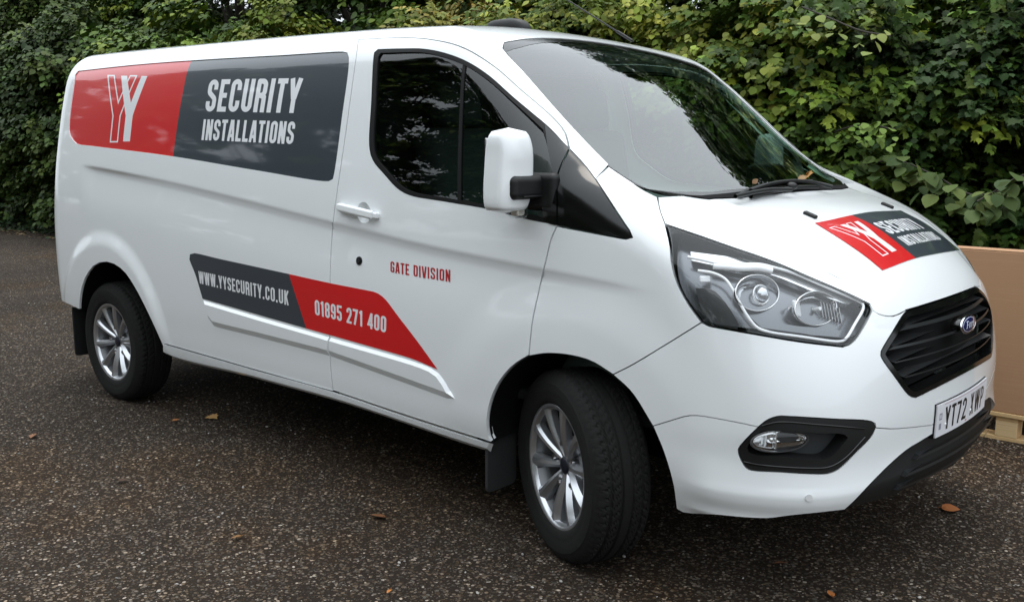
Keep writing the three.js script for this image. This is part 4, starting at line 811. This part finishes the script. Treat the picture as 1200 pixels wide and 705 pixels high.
// --- wipers, washer, roof pieces
{
  const at = (x, y, o) => hit(x, y, o);
  const wiper = (arm, blade) => { const a = tube(curve(arm, 14).map(p => at(p[0], p[1], p.length > 2 ? 0.03 : 0.026)), 0.008, 6), b = tube(curve(blade, 14).map(p => at(p[0], p[1], 0.012)), 0.009, 6); return merge([a, b]); };
  const w1 = mesh('wiper', wiper([[976, 219], [955, 214], [932, 212], [905, 215], [880, 223]], [[866, 229], [890, 219], [920, 214.5], [952, 212.5]]), M.plastic, van);
  mesh('wiper', wiper([[928, 222], [905, 222], [880, 226], [862, 230]], [[958, 219], [935, 219.5], [905, 224.5], [880, 230]]), M.plastic, van);
  const piv = at(928, 218, 0.02), pg = new THREE.SphereGeometry(0.022, 14, 10); pg.scale(1, 0.7, 1); pg.translate(piv.x, piv.y, piv.z); mesh('wiper_pivot', pg, M.plastic, w1);
  const cow = sheet('T', fullFromHalf([[0.366, 0], [0.362, 0.15], [0.354, 0.3], [0.338, 0.44], [0.318, 0.58], TC(hit(800, 229.2)), ...rev(hoodRear)].map(p => [p[0], Math.max(0, p[1])])), { off: 0.004, skirt: 0.01, g: 0.03 });
  mesh('cowl', cow, M.dark, van);
  const fin = new THREE.SphereGeometry(1, 32, 16, 0, 6.2832, 0, 1.5708); { const p = fin.attributes.position; for (let i = 0; i < p.count; i++) { const x = p.getX(i), y = p.getY(i); p.setXYZ(i, Math.sign(x) * Math.abs(x) ** 0.6 * 0.125 - y * 0.02, Math.max(0, y) ** 0.6 * 0.072, Math.sign(p.getZ(i)) * Math.abs(p.getZ(i)) ** 0.6 * 0.05); } fin.computeVertexNormals(); }
  fin.translate(-1.09, roofY(-1.09) - 0.006, 0); mesh('roof_antenna', fin, M.plastic, van);
  const a0 = V(-0.60, roofY(-0.6) - 0.015, -0.3), a1 = onPlane(665, 0, 'z', -0.3), dir = a1.clone().sub(a0).normalize();
  mesh('aerial', merge([capsAt(a0, a0.clone().addScaledVector(dir, 0.62), 0.0035), capsAt(a0, a0.clone().addScaledVector(dir, 0.09), 0.007)]), M.plastic, van);
}
// --- cab interior behind the glass
{
  const inn = std([0.05, 0.052, 0.055], 0.75);
  const rb = (w, h, d, r, x, y, z, rz = 0, ry = 0) => { const g = new RoundedBoxGeometry(w, h, d, 3, r); g.rotateZ(rz); g.rotateY(ry); g.translate(x, y, z); return g; };
  mesh('bulkhead', merge([rb(0.03, 1.30, 1.54, 0.01, -1.15, 1.15, 0)]), std(0.02, 0.8), van);
  mesh('cab_floor', rb(1.9, 0.04, 1.6, 0.01, -0.25, 0.52, 0), std(0.015, 0.9), van);
  mesh('dashboard', merge([rb(0.42, 0.30, 1.52, 0.10, 0.03, 1.08, 0), rb(0.3, 0.10, 0.42, 0.04, -0.09, 1.22, 0.42), rb(0.30, 0.02, 1.3, 0.01, 0.12, 1.235, 0, -0.12)]), inn, van);
  for (const z of [0.45, -0.05, -0.5]) { const s = mesh('seat', merge([rb(0.52, 0.16, 0.46, 0.06, -0.62, 0.86, z), rb(0.15, 0.66, 0.46, 0.06, -0.93, 1.2, z, 0.18)]), inn, van); mesh('headrest', rb(0.10, 0.20, 0.26, 0.04, -1.0, 1.63, z, 0.15), inn, s); }
  const wh = new THREE.TorusGeometry(0.18, 0.016, 10, 40); wh.rotateY(Math.PI / 2); wh.rotateZ(0.55); wh.translate(-0.28, 1.14, 0.42); const hubW = rb(0.06, 0.12, 0.14, 0.03, -0.27, 1.14, 0.42, 0.55), sp = rb(0.03, 0.03, 0.34, 0.01, -0.275, 1.14, 0.42, 0.55);
  mesh('steering_wheel', merge([wh, hubW, sp]), std(0.012, 0.6), van);
}
// ------------------------------------------------------------------ cardboard box on a pallet
{
  const bx = (w, h, d, x, y, z, r = 0.003) => { const g = new RoundedBoxGeometry(w, h, d, 2, r); g.translate(x, y, z); return g; };
  const grain = (a, b, n, stretch) => { const c = document.createElement('canvas'); c.width = 512; c.height = 512; const x = c.getContext('2d'); x.fillStyle = a; x.fillRect(0, 0, 512, 512); for (let i = 0; i < n; i++) { x.globalAlpha = rr(0.02, 0.14) * (stretch > 3 ? 0.35 : 1); x.fillStyle = rnd() < 0.5 ? b : '#fff2d8'; const w = rr(2, 60) * stretch; x.fillRect(rr(-60, 512), rr(0, 512), w, rr(0.6, 2.5)); } const t = new THREE.CanvasTexture(c); t.colorSpace = THREE.SRGBColorSpace; t.wrapS = t.wrapT = THREE.RepeatWrapping; return t; };
  const boxUV = g => { const p = g.attributes.position, n = g.attributes.normal, u = g.attributes.uv; for (let i = 0; i < p.count; i++) { const ax = Math.abs(n.getX(i)), ay = Math.abs(n.getY(i)); if (ay > 0.6) u.setXY(i, p.getX(i), p.getZ(i)); else if (ax > 0.6) u.setXY(i, p.getZ(i), p.getY(i)); else u.setXY(i, p.getX(i), p.getY(i)); } return g; };
  const wood = ['#c9a878', '#bf9c6c', '#d2b385'].map(c => std(1, 0.75, { map: grain(c, '#7a5630', 900, 2) }));
  const pal = thing('wooden_pallet', 'pale wooden pallet on the asphalt under the brown cardboard carton', 'pallet');
  let k = 0;
  for (let i = 0; i < 7; i++) mesh('deck_board', boxUV(bx(1.2, 0.021, 0.115, 0.78, 0.1335, -1.6 - 0.06 - i * 0.142)), wood[i % 3], pal);
  for (const z of [-1.665, -2.09, -2.51]) { mesh('bottom_board', boxUV(bx(1.2, 0.02, 0.10, 0.78, 0.010, z)), wood[k++ % 3], pal); for (const x of [0.235, 0.78, 1.325]) mesh('block', boxUV(bx(0.10, 0.08, 0.10, x, 0.0605, z)), wood[k++ % 3], pal); }
  for (const x of [0.235, 0.78, 1.325]) mesh('stringer_board', boxUV(bx(0.10, 0.0215, 0.95, x, 0.1115, -2.09)), wood[k++ % 3], pal);
  const card = std(1, 0.85, { map: grain('#a88160', '#94704f', 500, 4) });
  const box = thing('cardboard_carton', 'tall flat brown cardboard carton standing on the wooden pallet', 'box');
  mesh('carton_wall', boxUV(bx(1.18, 0.797, 0.11, 0.78, 0.5435, -1.665, 0.006)), card, box);
  mesh('carton_flap', boxUV(bx(1.17, 0.005, 0.052, 0.78, 0.9445, -1.637, 0.002)), card, box); mesh('carton_flap', boxUV(bx(1.17, 0.005, 0.052, 0.78, 0.9445, -1.692, 0.002)), card, box);
}

// ------------------------------------------------------------------ trees and shrubs
const leafShape = (kind) => {                                       // outline of half a leaf: [along, out]
  const half = kind === 'maple' ? [[0, 0.03], [0.08, 0.30], [0.24, 0.27], [0.30, 0.48], [0.46, 0.30], [0.66, 0.33], [0.72, 0.14], [1, 0]] : kind === 'round' ? [[0, 0.05], [0.1, 0.32], [0.3, 0.44], [0.55, 0.42], [0.8, 0.24], [1, 0]] : [[0, 0.02], [0.2, 0.2], [0.45, 0.26], [0.75, 0.15], [1, 0]];
  const pos = [], idx = [];
  half.forEach(([a, o]) => { const dz = -0.14 * a * a; pos.push(a, dz, 0, a, dz + o * 0.1, o, a, dz + o * 0.1, -o); });
  for (let i = 0; i < half.length - 1; i++) { const q = i * 3; idx.push(q, q + 1, q + 4, q, q + 4, q + 3, q, q + 3, q + 5, q, q + 5, q + 2); }
  return geom(pos, null, null, idx);
};
function spray(kind, n, len, size) {                                // a twig with n leaves, lying along x
  const parts = [], leaf = leafShape(kind);
  for (let i = 0; i < n; i++) {
    const t = (i + 0.6) / n, side = i % 2 ? 1 : -1, g = leaf.clone(), s = size * rr(0.75, 1.15);
    g.scale(s, s, s); g.rotateX(rr(-0.5, 0.5)); g.rotateZ(rr(-0.75, 0.1)); g.rotateY(i === n - 1 ? rr(-0.3, 0.3) : side * rr(0.5, 1.3)); g.translate(t * len, rr(-0.03, 0.03) - 0.10 * len * t * t, 0);
    parts.push(g);
  }
  return mergeGeometries(parts);
}
const sprays = { maple: [spray('maple', 9, 0.27, 0.078), spray('maple', 10, 0.29, 0.068)], oval: [spray('oval', 9, 0.26, 0.075), spray('oval', 8, 0.24, 0.08)], round: [spray('round', 8, 0.24, 0.066), spray('round', 9, 0.28, 0.06)] };
const leafMat = phy(1, 0.6, { specularIntensity: 0.4 });
const bark = std([0.045, 0.038, 0.03], 0.95);
function limb(a, b, r0, r1) { const n = 5, pts = []; for (let i = 0; i <= n; i++) { const t = i / n; pts.push(a.clone().lerp(b, t).add(V(rr(-0.05, 0.05), rr(-0.03, 0.03), rr(-0.05, 0.05)).multiplyScalar(t < 1 ? t * 2 : 0))); } const g = new THREE.TubeGeometry(new THREE.CatmullRomCurve3(pts), 8, 1, 6), p = g.attributes.position, c = new THREE.CatmullRomCurve3(pts); const q = V(); for (let i = 0; i < p.count; i++) { const s = Math.floor(i / 7) / 8, m = c.getPointAt(clamp(s, 0, 1)); q.fromBufferAttribute(p, i).sub(m).multiplyScalar(lerp(r0, r1, s)).add(m); p.setXYZ(i, q.x, q.y, q.z); } g.computeVertexNormals(); return g; }
const palettes = {
  green: [[0.062, 0.112, 0.012], [0.085, 0.145, 0.016], [0.036, 0.070, 0.010], [0.150, 0.210, 0.024]],
  deep: [[0.034, 0.060, 0.014], [0.048, 0.082, 0.016], [0.068, 0.108, 0.020], [0.036, 0.062, 0.018]],
  mid: [[0.032, 0.066, 0.011], [0.048, 0.090, 0.013], [0.022, 0.048, 0.010], [0.085, 0.140, 0.018]],
  lime: [[0.18, 0.225, 0.026], [0.14, 0.190, 0.022], [0.22, 0.250, 0.036], [0.090, 0.140, 0.020]],
  rust: [[0.19, 0.190, 0.026], [0.20, 0.155, 0.030], [0.12, 0.150, 0.020], [0.24, 0.215, 0.042]],
};
// crown: leaf sprays gathered in clumps on the outside of an ellipsoid
function tree(name, label, category, group, { x, z, top, low, rx, rz, clumps, per, kind, pal, trunkR = 0.07, face = 1, size = 1 }) {
  const t = thing(name, label, category, group); t.position.set(x, 0, z);
  const cy = (top + low) / 2, ry = (top - low) / 2, tr = [limb(V(0, -0.05, 0), V(rr(-0.2, 0.2), low + ry * 1.3, rr(-0.1, 0.1)), trunkR, trunkR * 0.35)], list = [];
  for (let c = 0; c < clumps; c++) {
    let d; do { d = V(rr(-1, 1), rr(-1, 1), rr(-1, 1)); } while (d.length() > 1 || d.length() < 0.05); d.normalize();
    if (d.z * face < -0.35 && rnd() < 0.8) d.z *= -1;
    const k = rr(0.55, 1.08), cc = V(d.x * rx * k, cy + d.y * ry * k, d.z * rz * k), cr = rr(0.18, 0.42), tone = rnd();
    if (c % 6 === 0) tr.push(limb(V(0, Math.max(0.3, lerp(low, cc.y, 0.4)), 0), cc, trunkR * 0.4, 0.008));
    const out = V(d.x, 0, d.z * 1.2).normalize();
    for (let i = 0; i < per; i++) {
      const a = rr(0, 6.283), r = Math.sqrt(rnd()) * cr, p = V(cc.x + Math.cos(a) * r, cc.y - 0.5 * r * r / cr + rr(-0.16, 0.10), cc.z + Math.sin(a) * r);
      if (p.y < 0.08) continue;
      list.push([p, Math.atan2(-Math.sin(a) * 0.6 - out.z * 0.7, Math.cos(a) * 0.6 + out.x * 0.7) + rr(-0.7, 0.7), rr(-0.55, 0.1), rr(0.75, 1.2) * size, tone]);
    }
  }
  mesh('trunk', mergeGeometries(tr.map(g => { g.deleteAttribute('uv'); return g; })), bark, t);
  const m4 = new THREE.Matrix4(), q = new THREE.Quaternion(), e = new THREE.Euler(), col = new THREE.Color(), P4 = palettes[pal];
  const crown = new THREE.Group(); 
  const half = [list.filter((_, i) => i % 2), list.filter((_, i) => !(i % 2))];
  half.forEach((l, h) => {
    const im = new THREE.InstancedMesh(sprays[kind][h], leafMat, l.length); im.name = 'crown'; im.userData.kind = 'stuff'; im.castShadow = im.receiveShadow = true;
    l.forEach(([p, yaw, pitch, s, tone], i) => {
      e.set(rr(-0.5, 0.5), yaw, pitch, 'YZX'); q.setFromEuler(e); m4.compose(p, q, V(s, s, s)); im.setMatrixAt(i, m4);
      const a = P4[Math.min(3, Math.floor((tone * 0.75 + rnd() * 0.25) * 4))], v = rr(0.65, 1.35) * (0.66 + 0.4 * tone); col.setRGB(a[0] * v * rr(0.85, 1.2), a[1] * v, a[2] * v * rr(0.8, 1.2)); im.setColorAt(i, col);
    });
    t.add(im);
  });
  return t;
}
{
  // shrubs along the edge of the asphalt, leaves down to the ground
  const row = [
    [-17.5, -4.0, 3.4, 'round', 'deep'], [-15.6, -4.3, 3.8, 'maple', 'deep'], [-13.8, -4.1, 3.6, 'round', 'deep'], [-12.0, -4.4, 3.5, 'maple', 'green'], [-10.3, -4.2, 3.5, 'maple', 'green'],
    [-8.7, -4.3, 3.2, 'round', 'lime'], [-7.1, -4.2, 3.1, 'round', 'rust'], [-5.5, -4.4, 3.0, 'oval', 'rust'], [-4.0, -4.2, 3.0, 'oval', 'lime'], [-2.6, -4.5, 3.2, 'round', 'lime'],
    [-1.3, -4.6, 3.3, 'maple', 'green'], [0.0, -4.8, 3.2, 'maple', 'mid'], [1.3, -4.9, 3.2, 'maple', 'mid'], [2.6, -4.7, 3.4, 'maple', 'mid'],
  ];
  const nm = { round: ['hawthorn_shrub', 'small round leaves'], maple: ['maple_shrub', 'lobed leaves'], oval: ['privet_shrub', 'narrow oval leaves'] }, tn = { mid: 'leafy green', deep: 'dark green', green: 'mid green', lime: 'bright yellow green', rust: 'yellowing green and brown' };
  const where = ['at the far end of the hedge', 'next to the far end shrub', 'just beyond the tail of the van', 'in the hedge behind the red window graphic', 'in the hedge behind the grey window graphic', 'above the van roof', 'in the hedge above the front door', 'in the hedge behind the roof antenna', 'in the hedge behind the aerial', 'beside the top of the windscreen', 'in the hedge beside the windscreen pillar', 'in the hedge above the bonnet', 'in the hedge behind the cardboard carton', 'in the hedge beyond the cardboard carton'];
  row.forEach(([x, z, top, kind, pal], i) => tree(nm[kind][0], `${tn[pal]} shrub with ${nm[kind][1]} ${where[i]}`, 'shrub', 'shrubs in the hedge behind the van', { x, z, top, low: 0.1, rx: 1.3, rz: 1.0, clumps: x > -3 ? 56 : 64, per: 58, kind, pal, trunkR: 0.05, size: x < -10 ? 1.25 : 1 }));
  // taller trees behind them
  [[-27, -6, 8], [-23.5, -6.6, 8], [-20, -6.6, 8], [-16.5, -7, 7.4], [-13.2, -6.5, 7.8], [-10.2, -6.9, 7], [-7.4, -6.5, 6.6], [-4.9, -6.8, 6.3], [-2.4, -6.6, 6.0], [0.2, -6.9, 6.4], [2.9, -6.6, 6.6], [5.6, -7, 6.6]].forEach(([x, z, top], i) =>
    tree('maple_tree', 'tall tree behind the hedge ' + ['at the very end of the verge', 'past the last hedge shrub', 'behind the far end of the hedge', 'behind the dark maple shrub beyond the tail of the van', 'behind the red window graphic', 'behind the grey window graphic', 'over the roof behind the lime green shrub', 'over the front door behind the yellowing shrubs', 'over the roof antenna', 'over the windscreen', 'over the bonnet', 'over the cardboard carton'][i], 'tree', 'trees behind the hedge', { x, z, top, low: 1.2, rx: 1.9, rz: 1.5, clumps: 90, per: 34, kind: i % 2 ? 'maple' : 'round', pal: i % 3 ? 'deep' : 'green', trunkR: 0.13, size: 1.25 }));
  [[-32, -9, 11], [-27, -10, 11], [-22, -11, 11], [-16, -11.5, 10.5], [-10.5, -11, 10], [-5.5, -11, 9], [-1, -11.5, 8.5], [3.8, -11, 8.5], [8.5, -11, 9]].forEach(([x, z, top]) =>
    tree('woodland_tree', 'dark woodland tree far behind the hedge', 'tree', 'woodland trees far behind the hedge', { x, z, top, low: 0.2, rx: 3.4, rz: 1.8, clumps: 170, per: 34, kind: 'maple', pal: 'deep', trunkR: 0.18, size: 2.2 }));
  // trees across the yard, mirrored in the side windows and the vinyl
  [[-33, 12, 12], [-28, 13, 12.5], [-23.5, 12, 11.5], [-19, 13, 12], [-14.5, 12, 11], [-10, 13, 11], [-5.5, 12.5, 9], [-1, 13.5, 8], [4, 13, 7]].forEach(([x, z, top]) =>
    tree('yard_tree', 'broad green tree across the yard from the van', 'tree', 'trees across the yard', { x, z, top, low: 0.6, rx: 2.7, rz: 1.8, clumps: 150, per: 26, kind: 'maple', pal: 'green', trunkR: 0.16, face: -1, size: 2.2 }));
}

// a leaf built on its own: midrib fold, curled edges
const leafGeo = { round: leafShape('round'), maple: leafShape('maple'), oval: leafShape('oval') };
function leafMesh(name, kind, m, parent, p, size, yaw, pitch, roll) { const o = mesh(name, leafGeo[kind], m, parent); o.position.copy(p); o.scale.setScalar(size); o.rotation.set(roll, yaw, pitch, 'YZX'); return o; }
const leafTone = (r, g, b) => phy([r, g, b], 0.65, { specularIntensity: 0.4 });
{
  const tones = [leafTone(0.055, 0.085, 0.022), leafTone(0.075, 0.11, 0.028), leafTone(0.042, 0.07, 0.02), leafTone(0.10, 0.13, 0.032)];
  const sprig = (label, path, z, n, size, spread, mats) => {
    const t = thing('hazel_branch', label, 'branch', 'leafy branches reaching out of the hedge'), pts = path.map(([x, y], i) => onPlane(x, y, 'z', z - 0.25 * (1 - i / (path.length - 1)))), c = new THREE.CatmullRomCurve3(pts);
    mesh('stem', new THREE.TubeGeometry(c, 24, 0.006, 6), bark, t);
    for (let i = 0; i < n; i++) { const p = c.getPointAt((i + 0.5) / n); p.add(V(rr(-0.5, 0.5) * spread, rr(-1.0, 0.25) * spread, rr(-0.2, 0.8) * spread)); leafMesh('leaf', 'round', mats[Math.floor(rnd() * mats.length)], t, p, size * rr(0.7, 1.2), rr(-2.6, -0.2), rr(-1.1, -0.1), rr(-0.6, 0.6)); }
  };
  sprig('low hazel branch with broad rounded leaves above the bonnet', [[1000, 196], [1050, 188], [1095, 205], [1140, 228], [1180, 222]], -3.1, 64, 0.105, 0.14, tones);
  sprig('short hazel branch with broad leaves above the cardboard carton', [[1200, 205], [1185, 212], [1160, 228], [1145, 236]], -2.9, 22, 0.11, 0.12, tones);
  sprig('high branch with a few pale yellow green leaves', [[940, 8], [975, 22], [1010, 36], [1045, 42]], -2.6, 20, 0.072, 0.13, [leafTone(0.16, 0.20, 0.045), leafTone(0.20, 0.23, 0.06), leafTone(0.11, 0.16, 0.045)]);
  sprig('bright lime green spray of leaves beside the windscreen pillar', [[955, 168], [985, 152], [1015, 146], [1050, 152]], -3.2, 70, 0.06, 0.12, [leafTone(0.12, 0.19, 0.03), leafTone(0.09, 0.16, 0.028), leafTone(0.15, 0.22, 0.045)]);
}
// verge of soil under the hedge, with ivy and dead leaves
{
  const nx = 160, nz = 14, pos = [], idx = [], col = [];
  for (let j = 0; j <= nz; j++) for (let i = 0; i <= nx; i++) { const x = lerp(-30, 12, i / nx), t = j / nz, z = lerp(-3.25, -14, t * t) + 0.22 * (vnoise(x * 1.3, 7) - 0.5) * (1 - t); pos.push(x, 0.006 + 0.10 * sstep(0, 0.25, t) * (0.4 + vnoise(x * 2, z * 2)) , z); const v = 0.7 + 0.6 * vnoise(x * 5, z * 5); col.push(0.030 * v, 0.023 * v, 0.016 * v); }
  for (let j = 0; j < nz; j++) for (let i = 0; i < nx; i++) { const a = j * (nx + 1) + i; idx.push(a, a + 1, a + nx + 2, a, a + nx + 2, a + nx + 1); }
  const g = geom(pos, null, null, idx); g.setAttribute('color', new THREE.Float32BufferAttribute(col, 3)); mesh('verge', g, std(1, 0.95, { vertexColors: true }), scene).userData.kind = 'structure';
  const n = 5200, im = new THREE.InstancedMesh(sprays.round[0], leafMat, n), m4 = new THREE.Matrix4(), q = new THREE.Quaternion(), e = new THREE.Euler(), c = new THREE.Color(); im.name = 'ivy_ground_cover'; im.castShadow = im.receiveShadow = true;
  im.userData = { kind: 'stuff', label: 'low ivy covering the soil under the hedge', category: 'ground cover' };
  for (let i = 0; i < n; i++) { const x = rr(-24, 6), z = -3.25 - 1.2 * rnd(); e.set(rr(-0.4, 0.4), rr(0, 6.28), rr(-0.2, 0.6), 'YZX'); q.setFromEuler(e); const s = rr(0.6, 1.1); m4.compose(V(x, rr(0.04, 0.22) * sstep(-3.2, -3.7, z) + 0.02, z), q, V(s, s, s)); im.setMatrixAt(i, m4); const v = rr(0.6, 1.3); c.setRGB(0.028 * v, 0.052 * v, 0.018 * v); im.setColorAt(i, c); }
  scene.add(im);
  const n2 = 1500, lit = new THREE.InstancedMesh(leafGeo.oval, leafTone(1, 1, 1), n2); lit.name = 'leaf_litter'; lit.castShadow = lit.receiveShadow = true; lit.userData = { kind: 'stuff', label: 'dead brown leaves lying along the edge of the asphalt', category: 'leaf litter' };
  for (let i = 0; i < n2; i++) { const x = rr(-24, 4), z = -3.15 + (rnd() + rnd() - 1) * 0.35; e.set(rr(-0.5, 0.5), rr(0, 6.28), rr(-0.2, 0.3), 'YZX'); q.setFromEuler(e); const s = rr(0.04, 0.09); m4.compose(V(x, 0.02, z), q, V(s, s, s)); lit.setMatrixAt(i, m4); const v = rr(0.5, 1.6); c.setRGB(0.14 * v, 0.10 * v, 0.055 * v); lit.setColorAt(i, c); }
  scene.add(lit);
}
// fallen leaves and grit on the asphalt
{
  const fl = [[244, 487, 0.085, 'maple', [0.42, 0.25, 0.10], 'tan lobed leaf lying by the shadow of the rear wheel'], [201, 493, 0.05, 'oval', [0.30, 0.13, 0.05], 'small rusty leaf beside the tan lobed leaf'], [452, 606, 0.075, 'oval', [0.16, 0.07, 0.03], 'dark brown curled leaf on the asphalt beside the front wheel'], [458, 690, 0.03, 'oval', [0.42, 0.16, 0.04], 'tiny orange leaf scrap on the open asphalt'],
    [1104, 595, 0.07, 'round', [0.34, 0.12, 0.04], 'orange brown leaf in front of the bumper'], [976, 699, 0.05, 'oval', [0.40, 0.14, 0.04], 'bright orange leaf farther out from the bumper'], [921, 659, 0.045, 'oval', [0.20, 0.085, 0.04], 'brown leaf under the corner of the bumper'], [40, 508, 0.07, 'oval', [0.20, 0.09, 0.04], 'flat brown leaf on the asphalt behind the rear wheel'], [136, 563, 0.05, 'oval', [0.06, 0.035, 0.02], 'blackened leaf on the asphalt'], [1186, 506, 0.05, 'oval', [0.20, 0.09, 0.04], 'brown leaf lying against the pallet'], [285, 627, 0.05, 'oval', [0.22, 0.11, 0.04], 'ochre leaf flattened on the asphalt']];
  fl.forEach(([x, y, s, kind, c, label], i) => { const p = onPlane(x, y, 'y', 0.012), t = thing('fallen_leaf', label, 'leaf', 'fallen leaves on the asphalt'); t.position.copy(p); const o = mesh('blade', leafGeo[kind], leafTone(...c), t); o.scale.setScalar(s); o.rotation.set(0.15, i * 1.7, 0.12, 'YZX'); const st = mesh('stalk', new THREE.CylinderGeometry(0.0012, 0.0012, s * 0.4, 5), leafTone(c[0] * 0.5, c[1] * 0.5, c[2] * 0.5), t); st.rotation.set(0, i * 1.7, Math.PI / 2, 'YZX'); st.position.y = 0.002; });
  [[944, 206, 0.055, [0.36, 0.19, 0.06], 'crumpled orange leaf caught behind the wiper'], [936, 208, 0.035, [0.32, 0.20, 0.10], 'small tan leaf beside the orange leaf on the wiper'], [882, 213, 0.04, [0.15, 0.085, 0.04], 'narrow brown leaf on the blade of the wiper']].forEach(([x, y, s, c, label], i) => { const p = hit(x, y + 2, 0.022), t = thing('windscreen_leaf', label, 'leaf', 'leaves on the windscreen'); t.position.copy(p); const o = mesh('blade', leafGeo[i === 2 ? 'oval' : 'maple'], leafTone(...c), t); o.scale.setScalar(s); o.rotation.set(0.9, -0.6 + i, 0.5, 'YZX'); if (!i) { const o2 = mesh('curled_lobe', leafGeo.round, leafTone(c[0] * 1.1, c[1] * 1.1, c[2]), t); o2.scale.setScalar(s * 0.7); o2.rotation.set(-0.8, 0.9, 0.9, 'YZX'); } });
  const chip = new THREE.IcosahedronGeometry(1, 0); chip.scale(1, 0.45, 0.7); const n = 2600, im = new THREE.InstancedMesh(chip, std(1, 0.8), n), m4 = new THREE.Matrix4(), q = new THREE.Quaternion(), e = new THREE.Euler(), c = new THREE.Color(); im.name = 'loose_grit'; im.castShadow = im.receiveShadow = true; im.userData = { kind: 'stuff', label: 'small pale stone chips scattered over the asphalt', category: 'grit' };
  for (let i = 0; i < n; i++) { const s = 0.003 + 0.006 * rnd() ** 3; e.set(rr(-0.3, 0.3), rr(0, 6.28), rr(-0.3, 0.3)); q.setFromEuler(e); m4.compose(V(rr(-9, 2.6), s * 0.3, rr(-2.8, 2.9)), q, V(s, s, s)); im.setMatrixAt(i, m4); const v = rr(0.12, 0.42); c.setRGB(v, v * 0.94, v * 0.86); im.setColorAt(i, c); }
  scene.add(im);
}
renderer.render(scene, camera);
